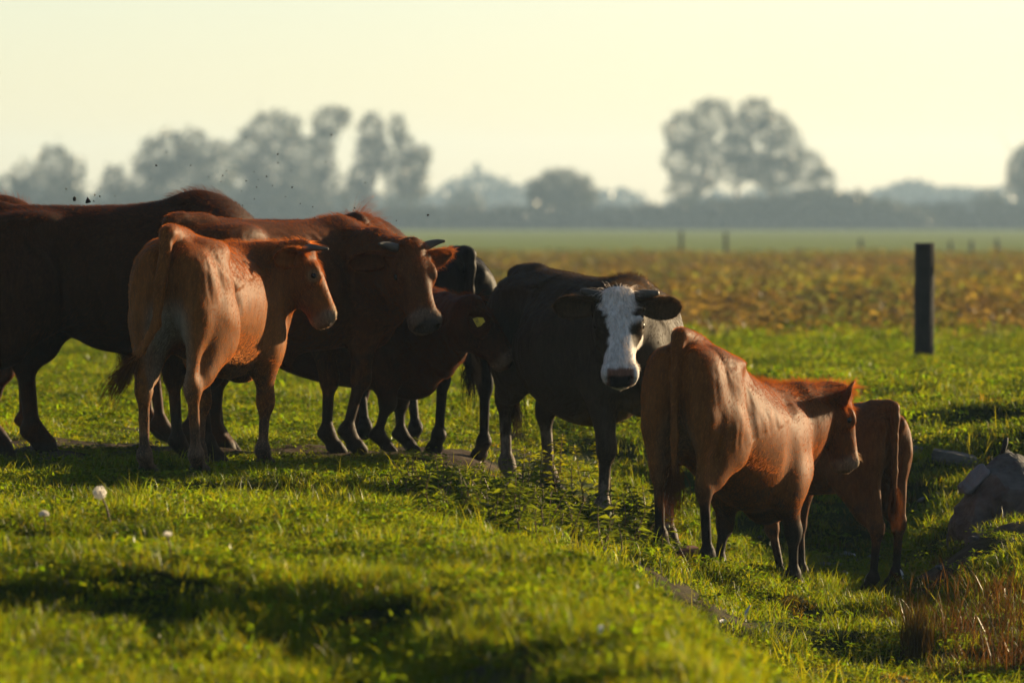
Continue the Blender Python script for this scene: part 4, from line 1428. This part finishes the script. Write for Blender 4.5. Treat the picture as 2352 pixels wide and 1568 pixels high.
if 'g' not in QK:
    g = np.random.default_rng(99)
    gc = hidden_col('grass_clumps')
    nA, nB, nD, nC = 9, 6, 4, 4
    for i in range(nA):
        variant(gc, f'a{i}', MB().add(*blades(g, 90, .10, .025, .075, .0042, .55)), GRASS)
    for i in range(nB):
        variant(gc, f'b{i}', MB().add(*blades(g, 60, .085, .06, .135, .0042, .6)), GRASS)
    for i in range(nD):     # low broad leaves
        n = 46
        p = np.stack([g.normal(0, .06, n), g.normal(0, .06, n), .012 + .05 * g.random(n)], -1)
        d = g.normal(0, 1, (n, 3)); d[:, 2] = np.abs(d[:, 2]) * .35; d /= np.linalg.norm(d, axis=1)[:, None]
        mb = MB().add(*leaflets(g, p, d, .018 + .022 * g.random(n), .014 + .012 * g.random(n), np.stack([.7 + .5 * g.random(n), .8 + .4 * g.random(n), .7 + .4 * g.random(n)], -1)))
        mb.add(*blades(g, 30, .09, .02, .06, .004, .5))
        variant(gc, f'c{i}', mb, GRASS)
    nE = 3
    for i in range(nE):     # brown withered tufts
        n = 60
        variant(gc, f'e{i}', MB().add(*blades(g, n, .09, .02, .06, .0045, .7, np.array([1.1, .55, 1.3]) * (.5 + .9 * g.random((n, 1))))), GRASS)
    for i in range(nC):     # pale stalks
        n = 7
        mb = MB().add(*blades(g, n, .08, .12, .22, .0035, .35, np.tile((1.6, 1.2, 2.2), (n, 1))))
        mb.add(*blades(g, 40, .09, .04, .10, .004, .6))
        variant(gc, f'd{i}', mb, GRASS)
    X, Y, SCL = [], [], []
    for (y0, y1, dn, sc_) in ((19, 24, 150, 1.0), (24, 31, 170, 1.0), (31, 38, 170, 1.0), (38, 43, 150, 1.0), (43, 50, 75, 1.2), (50, 74, 55, 1.25), (74, 96, 12, 1.8)):
        x, y = sample_view(g, y0, y1, dn)
        X.append(x); Y.append(y); SCL.append(np.full(len(x), sc_))
    X, Y, SCL = np.concatenate(X), np.concatenate(Y), np.concatenate(SCL)
    mud = mud_mask(X, Y)
    k = g.random(len(X)) > mud * .96
    X, Y, SCL = X[k], Y[k], SCL[k]
    rr_ = smoothstep(0, .9, X - np.interp(Y, EDGE_Y, EDGE_X)) * (Y < 42)
    gapn = vnoise(X, Y, .45, 91) + .7 * vnoise(X, Y, .2, 92)
    k = g.random(len(X)) > .75 * rr_ * smoothstep(-.1, .5, gapn) + .45 * (1 - rr_) * smoothstep(.55, .9, gapn)
    X, Y, SCL = X[k], Y[k], SCL[k]
    n = len(X)
    P_ = np.stack([X, Y, height(X, Y) - .004], -1)
    pn = vnoise(X, Y, .9, 61) + .5 * vnoise(X, Y, .3, 62)
    right = smoothstep(-.2, 1.2, X - np.interp(Y, EDGE_Y, EDGE_X)) * (Y < 46)
    u = g.random(n)
    vi = g.integers(0, nA, n)
    tall = (u < .18 + .30 * right + .25 * (pn > .5)) & (Y < 44)
    vi = np.where(tall, nA + g.integers(0, nB, n), vi)
    brd = (g.random(n) < .18 + .25 * (pn < -.35))
    vi = np.where(brd, nA + nB + g.integers(0, nD, n), vi)
    st = g.random(n) < .008 + .03 * right
    vi = np.where(st, nA + nB + nD + g.integers(0, nC, n), vi)
    wn = vnoise(X, Y, .55, 81) + .6 * vnoise(X, Y, .22, 82)
    wi = g.random(n) < smoothstep(.45, .95, wn) * (.35 + .45 * right)
    vi = np.where(wi, nA + nB + nD + nC + g.integers(0, nE, n), vi)
    rot = np.stack([g.normal(0, .12, n), g.normal(0, .12, n), g.random(n) * 6.283], -1)
    sz = SCL * (.75 + .5 * g.random(n)) * (1 + .38 * pn)
    sz *= 1 - .5 * smoothstep(39.2, 40.4, Y) * (1 - smoothstep(45, 47, Y)) * (X < .6)
    sc = np.stack([SCL * (.9 + .3 * g.random(n)), SCL * (.9 + .3 * g.random(n)), sz], -1)
    for (dpx, dpy) in ((256, 1206), (103, 1236), (392, 1302)):     # cropped turf round the dandelions
        q = ground_at(dpx, dpy, 20)
        m_ = (np.abs(X - q[0]) < .09) & (Y < q[1] + .05) & (Y > q[1] - 2.2)
        sc[m_, 2] *= .45
    scatter('grass', 'short bright green meadow grass', 'grass', P_, rot, sc, vi, gc)

    # weeds of the crop field
    wc = hidden_col('field_weed_clumps')
    tones = [(1.0, .85, .9), (1.2, 1.0, .7), (.75, 1.0, .9), (1.4, 1.3, .7), (.8, .65, .8), (.95, 1.2, .8)]
    for i, tn in enumerate(tones):
        n = 26
        mb = MB().add(*blades(g, n, .22, .15, .50, .03, .5, np.array(tn) * (.7 + .6 * g.random((n, 1)))))
        p = np.stack([g.normal(0, .16, n), g.normal(0, .16, n), .08 + .4 * g.random(n)], -1)
        d = g.normal(0, 1, (n, 3)); d /= np.linalg.norm(d, axis=1)[:, None]
        mb.add(*leaflets(g, p, d, .07 + .07 * g.random(n), .05 + .03 * g.random(n), np.array(tn) * (.8 + .9 * g.random((n, 1)))))
        variant(wc, f'w{i}', mb, WEED)
    x1, y1 = sample_view(g, 71.5, 120, 4.5, 1.0); x2, y2 = sample_view(g, 120, 235, 1.5, 1.5)
    X = np.concatenate([x1, x2]); Y = np.concatenate([y1, y2])
    band = np.sin(9.5 * np.log(Y) + .5 * np.sin(X * .12)) * .45 + vnoise(X, Y, 7, 71) * .6
    k = (g.random(len(X)) < (.7 + .5 * band) * (.12 + .88 * smoothstep(73, 92, Y))) & (Y > 72 + 1.5 * vnoise(X, Y, 3, 72))
    X, Y, band = X[k], Y[k], band[k]
    n = len(X)
    vi = np.where(band + g.normal(0, .4, n) > .15, g.choice([2, 3, 5, 1], n), g.choice([0, 1, 4, 4, 0, 2], n))
    P_ = np.stack([X, Y, height(X, Y)], -1)
    rot = np.stack([g.normal(0, .1, n), g.normal(0, .1, n), g.random(n) * 6.283], -1)
    s1 = .8 + .6 * g.random(n)
    s1 = s1 * (.55 + .45 * smoothstep(74, 86, Y))
    sc = np.stack([s1 * 1.3, s1 * 1.3, s1 * .62], -1)
    scatter('field_weeds', 'brown and yellow weeds covering the field beyond the meadow', 'weeds', P_, rot, sc, vi, wc)


# ------------------------------------------------------------------ small things on the meadow
STONE = simple_mat('stone', (.055, .052, .048), (.13, .12, .11), 9, .9, .008, 40)
PALESTONE = simple_mat('pale_stone', (.11, .115, .125), (.19, .19, .20), 8, .85, .006, 50)
BRICK = simple_mat('brick_red', (.13, .045, .03), (.19, .075, .05), 14, .9, .006, 60)
BOULDER = simple_mat('boulder_rock', (.030, .028, .025), (.115, .105, .092), 6, .92, .03, 14)
CLOD = simple_mat('dry_earth', (.012, .009, .007), (.022, .017, .013), 30, .95)
FEATHER = simple_mat('feather_white', (.50, .50, .48), (.62, .60, .56), 30, .6)
SEED = leaf_mat('seed_down', (.75, .73, .68), (.78, .75, .68), .1, 20, .0, .65)
STALK = leaf_mat('flower_stalk', (.20, .14, .09), (.20, .13, .08), .3, 6, .05, .35)
DARKWOOD = simple_mat('dark_stub', (.006, .006, .006), (.014, .013, .012), 20, .8)


def rock_mesh(name, pts, mat, seed, subdiv=3, amp=.05, smooth=False):
    """closed rough body round a set of points"""
    import bmesh
    bm = bmesh.new()
    for p in pts: bm.verts.new(p)
    r = bmesh.ops.convex_hull(bm, input=bm.verts)
    junk = [v for v in bm.verts if not v.link_faces]
    bmesh.ops.delete(bm, geom=junk, context='VERTS')
    bmesh.ops.triangulate(bm, faces=bm.faces)
    for _ in range(subdiv):
        bmesh.ops.subdivide_edges(bm, edges=bm.edges, cuts=1, use_grid_fill=True, smooth=.12)
    ext = max((v.co.length for v in bm.verts), default=1)
    for v in bm.verts:
        q = v.co / ext * 3 + Vector((seed * 3.7, seed, 0))
        v.co += v.normal * ext * amp * (mnoise.noise(q) + .5 * mnoise.noise(q * 2.7) + .3 * mnoise.noise(q * 6))
    bm.normal_update()
    me = bpy.data.meshes.new(name); bm.to_mesh(me); bm.free()
    me.polygons.foreach_set('use_smooth', np.full(len(me.polygons), smooth))
    me.materials.append(mat)
    return me


def put(name, me, loc, label, cat, group=None, rot=(0, 0, 0), sc=1.0):
    o = link(bpy.data.objects.new(name, me)); o.location = loc; o.rotation_euler = rot
    o.scale = (sc, sc, sc) if np.isscalar(sc) else sc
    return tag(o, label, cat, group)


# boulder at the right edge, with a slab leaning on it
d = 41.0
k = KPX * d
bx, bz = (2315 - 1176) * k, None
gz_ = hz(bx, d)
def bp_(px, py, dy=0.0):
    p = at(px, py, d + dy)
    return (p[0] - bx, dy, p[2] - gz_)
pts = [bp_(2308, 1030, .05), bp_(2325, 1035, .15), bp_(2290, 1060, .0), bp_(2250, 1085, .1), bp_(2195, 1165, -.05), bp_(2180, 1215, .1), bp_(2240, 1150, -.25), bp_(2260, 1215, -.35), bp_(2350, 1215, -.42),
       bp_(2352, 1060, .0), bp_(2400, 1100, -.05), bp_(2450, 1170, .0), bp_(2460, 1230, .1), bp_(2400, 1080, .4), bp_(2300, 1090, .5), bp_(2230, 1200, .5), bp_(2440, 1220, .5), bp_(2380, 1130, -.35)] + [(x_, y_, -.16) for x_ in (-.26, .45) for y_ in (-.4, .5)] + [(-.33, .05, -.1)]
boulder = put('boulder', rock_mesh('boulder', pts, BOULDER, 4, 4, .055), (bx, d, gz_), 'large dark grey boulder at the right edge of the meadow', 'boulder')
sl = [(x, y, z) for x in (-.10, .09) for y in (-.02, .02) for z in (-.035, .035)] + [(-.12, 0, .012), (.07, 0, .05), (.0, .03, -.045)]
p = at(2240, 1100, 40.86)
put('stone_slab', rock_mesh('stone_slab', sl, PALESTONE, 6, 3, .09), p, 'pale grey stone slab leaning on the left side of the boulder', 'stone', None, (R(-25), R(-42), R(8)), 1.0)
p = at(2306, 1028, 41.03)
mb = MB().tube(np.array([(-.012, 0, -.05), (0, 0, .0), (.008, 0, .03), (.014, 0, .062)]), [.016, .016, .017, .012], 7)
o = mb.build('stub', DARKWOOD); o.location = p; tag(o, 'small black stub poking up from the top of the boulder', 'stub')
for i, (px, py, L_, w_, lb) in enumerate([(2195, 1062, .30, .07, 'long flat grey stone lying left of the boulder'), (2105, 1048, .10, .05, 'small flat grey stone behind the calf')]):
    p = ground_at(px, py, 38)
    sl = [(x * L_ * .5, y * w_, z * .03) for x in (-1, 1) for y in (-1, 1) for z in (-1, 1)] + [(.3 * L_, 0, .05), (-.2 * L_, 0, .04)]
    put('flat_stone', rock_mesh('flat_stone', sl, STONE, 8 + i, 2, .06), p + np.array([0, 0, .02]), lb, 'stone', 'flat stones by the boulder', (0, R(12), R(-10)))

# rubble: flat stones and one broken brick on the slope
g = np.random.default_rng(123)
rubs = []
for i in range(6):
    sl = g.uniform(-1, 1, (14, 3)) * np.array([.06, .045, .016])
    rubs.append(rock_mesh('rubble_stone', sl, STONE if i % 3 else PALESTONE, 20 + i, 1, .05))
spots = [(1545, 1268, 1.3), (1580, 1262, 1.1), (1610, 1285, .9), (1650, 1290, .8), (1530, 1290, .9), (1905, 1285, 1.3), (1935, 1278, 1.5), (1965, 1290, 1.4), (1990, 1302, 1.2), (1925, 1305, 1.2),
         (1955, 1310, 1.1), (1890, 1300, 1.0), (2010, 1284, 1.0), (1765, 1225, 1.0), (1745, 1240, .8), (2130, 1300, 1.2), (2160, 1308, 1.0), (2290, 1292, 1.4), (2310, 1280, 1.0), (2120, 1150, 1.0), (2145, 1165, 1.0),
         (2165, 1145, .9), (2150, 1190, .9), (2240, 1240, 1.0), (1700, 1300, .8), (1890, 1440, 1.1), (2050, 1400, 1.1), (1465, 1430, 1.3), (1380, 1490, 1.1)]
for i, (px, py, sc_) in enumerate(spots):
    p = ground_at(px, py, 25)
    z_ = 'right below the nettle patch' if px < 1660 else ('under the calf and the steer' if px < 2030 and py < 1330 else ('near the boulder' if py < 1330 else 'low on the foreground slope'))
    put('rubble_stone', rubs[i % 6], p + np.array([0, 0, .012]), 'small flat grey stone ' + z_, 'stone', 'loose stones on the right slope', (g.normal(0, .15), g.normal(0, .15), g.random() * 6), sc_ * .9)
sl = [(x, y, z) for x in (-.07, .07) for y in (-.045, .045) for z in (-.025, .025)]
put('broken_brick', rock_mesh('broken_brick', sl, BRICK, 31, 2, .05), ground_at(1572, 1280, 25) + np.array([0, 0, .025]), 'broken red brick among the stones below the nettles', 'brick', None, (R(8), R(-6), R(20)))

# dandelions
def dandelion(label, px_h, py_h, px_b, py_b, r, down, seed):
    g = np.random.default_rng(seed)
    b = ground_at(px_b, py_b, 20)
    h = at(px_h, py_h, b[1]) - b
    root = empty('dandelion', b); tag(root, label, 'flower', 'dandelions gone to seed')
    MB().tube(smooth_path([np.array([0, 0, -.01]), h * .5 + np.array([.004, 0, .006]), h], 5), np.linspace(.0055, .004, 11), 6).build('stem', STALK, root)
    mb = MB()
    V, Fs = uv_ball(r * .22, 8, 6); mb.add(V + h, Fs)
    mb.build('flower_base', STALK, root)
    mb = MB()
    n = int(200 * down)
    dv = g.normal(0, 1, (n, 3)); dv /= np.linalg.norm(dv, axis=1)[:, None]
    if down < 1: dv[:, 2] = np.abs(dv[:, 2])
    for q in dv:
        e = h + q * r * g.uniform(.85, 1.05)
        a = np.cross(q, g.normal(0, 1, 3)); a /= np.linalg.norm(a); b2 = np.cross(q, a)
        w = .0007
        mb.add(np.array([h - a * w, h + a * w, e + a * w, e - a * w]), np.array([[0, 1, 2, 3]]))
        t = r * .24
        pts_ = [e]
        for m_ in range(6):
            an = m_ * math.pi / 3
            pts_.append(e + (a * math.cos(an) + b2 * math.sin(an)) * t + q * t * .45)
        mb.add(np.array(pts_), np.array([(0, 1, 2), (0, 3, 4), (0, 5, 6)]))
    mb.build('seed_head', SEED, root, False)


dandelion('largest white dandelion clock on a leaning stalk, lower left', 229, 1131, 256, 1206, .028, 1.0, 5)
dandelion('small white dandelion clock at the left edge of the foreground', 101, 1183, 103, 1236, .021, .9, 6)
dandelion('half bare dandelion on a straight pinkish stalk in the foreground', 385, 1229, 392, 1302, .017, .35, 7)

# nettles and weeds in the dip below the white-faced cow
def nettle(label, px, py, h, yellow, seed, lean=0.1):
    g = np.random.default_rng(seed)
    b = ground_at(px, py, 22)
    root = empty('nettle_plant', b, g.random() * 6.3); tag(root, label, 'plant', 'nettles in the dip below the white-faced cow')
    top = np.array([g.normal(0, lean) * h, g.normal(0, lean) * h, h])
    path = smooth_path([np.array([0, 0, -.02]), top * .5 + np.append(g.normal(0, .02, 2), 0), top], 5)
    MB().tube(path, np.linspace(.0045, .002, 11), 5).build('stem', STALK, root)
    mb = MB()
    P_, D_, L_, W_, C_ = [], [], [], [], []
    m = int(h / .026)
    for i in range(m):
        t = .12 + .88 * i / m
        c = np.array([np.interp(t, np.linspace(0, 1, 11), path[:, j]) for j in range(3)])
        for q in range(2 if t < .8 else 4):
            an = i * 1.571 + q * (math.pi if t < .8 else 1.57) + g.normal(0, .25)
            dr = np.array([math.cos(an), math.sin(an), g.uniform(-.25, .35)])
            P_.append(c); D_.append(dr / np.linalg.norm(dr)); ll = (.092 - .055 * max(0, t - .45) / .55) * g.uniform(.7, 1.15)
            L_.append(ll); W_.append(ll * .5)
            C_.append((np.array([1, 1, 1]) * (1 - yellow * t) + np.array([2.6, 1.75, .9]) * yellow * t) * g.uniform(.75, 1.25))
    mb.add(*leaflets(g, np.array(P_), np.array(D_), L_, W_, np.array(C_)))
    mb.build('foliage', NETTLE, root, False)


g = np.random.default_rng(321)
# low dark green cover
for i in range(130):
    px = g.uniform(930, 1530)
    cy_ = np.interp(px, [930, 1100, 1250, 1400, 1530], [1150, 1205, 1250, 1285, 1290])
    py = cy_ - g.uniform(-5, 75) * np.interp(px, [930, 1100, 1530], [.25, .7, 1])
    z_ = 'at its left end' if px < 1130 else ('in its middle' if px < 1330 else 'at its right end by the steer')
    nettle('low green nettle in the leafy patch, ' + z_, px, py, g.uniform(.10, .27), g.uniform(0, .35), 400 + i, .32)
# taller yellow tips
for i, (px, py, h) in enumerate([(1195, 1150, .26), (1215, 1140, .22), (1240, 1165, .28), (1265, 1150, .22), (1285, 1160, .34), (1300, 1150, .36), (1320, 1175, .26), (1345, 1160, .32), (1368, 1165, .36), (1385, 1180, .26), (1160, 1150, .2), (1410, 1200, .24), (1440, 1220, .24), (1480, 1230, .26), (1500, 1250, .28), (1460, 1260, .26), (1425, 1250, .24)]):
    nettle('tall yellow-tipped nettle in front of the white-faced cow' if i < 11 else 'tall greener nettle between the white-faced cow and the steer', px, py, h * 1.15, .9 if i < 11 else .45, 500 + i, .12)
# bare stalks
for i, (px, py, h) in enumerate([(1110, 1150, .22), (1190, 1130, .26), (1200, 1140, .30), (1250, 1165, .22), (1340, 1160, .26), (1375, 1170, .24), (1735, 1240, .20)]):
    b = ground_at(px, py, 22)
    o = MB().tube(np.array([(0, 0, -.02), (g.normal(0, .02), 0, h * .5), (g.normal(0, .04), 0, h)]), [.003, .0025, .0012], 5).build('dry_stalk', DRY)
    o.location = b; tag(o, 'thin bare brown stalk standing among the nettles', 'stalk', 'bare stalks among the nettles')
# burdock leaf
b = ground_at(1283, 1262, 22)
root = empty('burdock_plant', b); tag(root, 'single broad pale green burdock leaf at the edge of the nettle patch', 'plant')
lf = at(1277, 1228, b[1] - .02) - b
MB().tube(smooth_path([np.zeros(3), lf * .5 + np.array([-.02, 0, .015]), lf + np.array([-.03, 0, .0])], 4), np.linspace(.004, .003, 9), 6).build('stem', STALK, root)
nu, nv = 9, 9
V = []
for i in range(nu):
    u = i / (nu - 1)
    for j in range(nv):
        v = j / (nv - 1) * 2 - 1
        w = .058 * math.sin(math.pi * min(1, u * .92 + .07)) ** .7
        V.append((-.065 + u * .14 , w * v + .012 * math.sin(7 * u + 3 * v), .022 * abs(v) - .05 * u * u + .012 * math.sin(u * 9 + v * 5)))
V = np.array(V); i = np.arange(nu - 1)[:, None] * nv + np.arange(nv - 1)[None, :]
V = V @ np.array(Matrix.Rotation(R(38), 3, 'X')).T
obj_np('leaf_blade', V + lf, np.stack([i, i + 1, i + nv + 1, i + nv], -1).reshape(-1, 4), NETTLE, root, True, np.tile((2.4, 2.6, 5.0), (len(V), 1)))

# tussocks and dry stalks in the lower right corner
def tussock(label, px, py, n, rad, h, tone, seed, spread=.25):
    g = np.random.default_rng(seed)
    b = ground_at(px, py, 20)
    mb = MB().add(*blades(g, n, rad, h * .45, h, .0045, spread, np.array(tone) * (.6 + .8 * g.random((n, 1)))))
    o = mb.build('dry_tussock', DRY, None, False); o.location = b
    tag(o, label, 'grass tuft', 'brown tussocks in the lower right corner')


tussock('upright red-brown tussock, leftmost in the lower right corner', 2105, 1505, 320, .085, .34, (1.0, .9, .5), 1, .18)
for i, (px, py, h, tn) in enumerate([(2075, 1450, .22, (.9, .75, .5)), (2140, 1400, .24, (1.0, .8, .5)), (2180, 1480, .3, (1.0, .75, .5)), (2240, 1380, .26, (.9, .75, .5)), (2320, 1400, .3, (.95, .75, .5)), (2290, 1555, .34, (1.1, .8, .55)), (2345, 1450, .34, (1.0, .75, .5)), (2210, 1470, .24, (.9, .7, .6)), (2260, 1520, .24, (1.0, .75, .6)), (2310, 1490, .26, (.9, .75, .7)), (2345, 1540, .25, (1.0, .7, .55)), (2190, 1545, .16, (.9, .8, .6)), (2280, 1440, .2, (.8, .8, .6)), (2225, 1420, .2, (.9, .7, .5))]):
    tussock('ragged brown tussock among others in the lower right corner', px, py, 75, .16, h * 1.2, tn, 30 + i, .55)
tussock('spiky green tuft of grass in the middle of the foreground slope', 1580, 1440, 260, .09, .17, (.75, 1.5, .4), 61, .7)

# feathers and white scraps
fm = []
for i in range(3):
    n = 8
    t = np.linspace(0, 1, n)
    w = .010 * np.sin(np.pi * np.clip(t * .9 + .08, 0, 1)) ** .6
    A = np.stack([t * .07 - .035, w, .010 * np.sin(t * 3) + .004], -1); B_ = np.stack([t * .07 - .035, -w, .010 * np.sin(t * 3) + .004], -1); M_ = np.stack([t * .07 - .035, 0 * w, .010 * np.sin(t * 3)], -1)
    V = np.vstack([A, M_, B_]); j = np.arange(n - 1)
    fm.append(mesh_np('feather', V, np.vstack([np.stack([j, j + 1, n + j + 1, n + j], -1), np.stack([n + j, n + j + 1, 2 * n + j + 1, 2 * n + j], -1)]), FEATHER))
for i, (px, py, sc_) in enumerate([(1940, 1335, 1.2), (1992, 1352, 1.0), (1720, 1440, 1.3), (1665, 1452, 1.0), (1755, 1472, 1.1), (2048, 1452, .9), (2070, 1345, .8), (1510, 1435, .8), (1700, 1318, 1.0), (1745, 1316, .9), (2160, 1330, .7), (1380, 1490, .9), (1390, 1290, .7), (1120, 1262, .6), (1960, 1300, .8)]):
    p = ground_at(px, py, 20)
    put('feather', fm[i % 3], p + np.array([0, 0, .05 + .02 * g.random()]), 'small white feather caught in the grass ' + ('below the steer' if py < 1360 else 'low on the foreground slope'), 'feather', 'white feathers in the grass', (g.normal(0, .5), g.normal(0, .6), g.random() * 6), sc_)

# clods of earth the bull has thrown up
cm = [rock_mesh('earth_clod', np.random.default_rng(600 + i).uniform(-1, 1, (12, 3)), CLOD, 40 + i, 1, .12) for i in range(4)]
big = [(392, 615, 16, 'ragged dark earth clod in the air, left of the biggest one'), (452, 622, 20, 'biggest dark earth clod in the air above the bull'), (494, 596, 8, 'dark earth clod in the air just right of the biggest one'),
       (1719, 285, 7, 'dark earth clod highest in the air, before the tall slim tree'), (1839, 665, 7, 'dark earth clod in the air above the back cow\'s poll'), (2219, 701, 9, 'dark earth clod in the air farthest to the right'),
       (341, 566, 6, 'small earth clod in the air at the upper left of the big clods')]
small = [(519, 562, 4), (519, 604, 5), (333, 662, 4), (596, 601, 4), (486, 628, 4), (811, 443, 5), (863, 376, 3), (1147, 527, 3), (1175, 473, 4), (1155, 496, 3), (990, 444, 3), (1276, 297, 3), (1442, 387, 4), (1442, 430, 4), (1383, 501, 4),
         (1340, 516, 3), (1320, 478, 3), (1277, 524, 3), (1252, 577, 3), (1330, 557, 3), (1414, 549, 3), (1516, 558, 4), (1481, 607, 3), (1558, 641, 4), (1509, 470, 3), (1690, 428, 3), (1895, 534, 3), (1623, 658, 3), (1634, 713, 3), (1886, 712, 4), (2055, 729, 3),
         (1081, 502, 3), (779, 514, 3), (1320, 617, 3), (1258, 650, 3), (2123, 824, 5)]
for (x, y, r, lb) in big + [(x, y, r, None) for (x, y, r) in small]:
    p = at(x * .4427, (300 + y / 1.3835) / 1.6327, 39.6 + g.uniform(-.5, .8))
    rr = (r + (1.5 if lb is None else 0)) * .4427 * .5 * KPX * 39.6 * 1.7
    put('earth_clod', cm[int(g.integers(0, 4))], p, lb or 'tiny speck of thrown earth in the air above the herd', 'clod', 'earth thrown into the air', tuple(g.random(3) * 6), (rr * 1.15, rr, rr * .85))


# ------------------------------------------------------------------ haze: one even box of air round the whole scene
hb = MB()
x0, x1, y0, y1, z0_, z1 = -1450, 1450, -70, 2950, -8.0, 26.0
hb.add(np.array([(x, y, z) for x in (x0, x1) for y in (y0, y1) for z in (z0_, z1)]), np.array([(0, 1, 3, 2), (4, 6, 7, 5), (0, 4, 5, 1), (2, 3, 7, 6), (0, 2, 6, 4), (1, 5, 7, 3)]))
hm, hnt, hout = new_mat('haze')
pv = hnt.nodes.new('ShaderNodeVolumePrincipled')
pv.inputs['Color'].default_value = (.52, .75, 1.0, 1)
pv.inputs['Density'].default_value = .00018
pv.inputs['Anisotropy'].default_value = .3
hnt.links.new(pv.outputs[0], hout.inputs['Volume'])
if 'h' not in QK:
    tag(hb.build('haze', hm, None, False), kind='stuff')
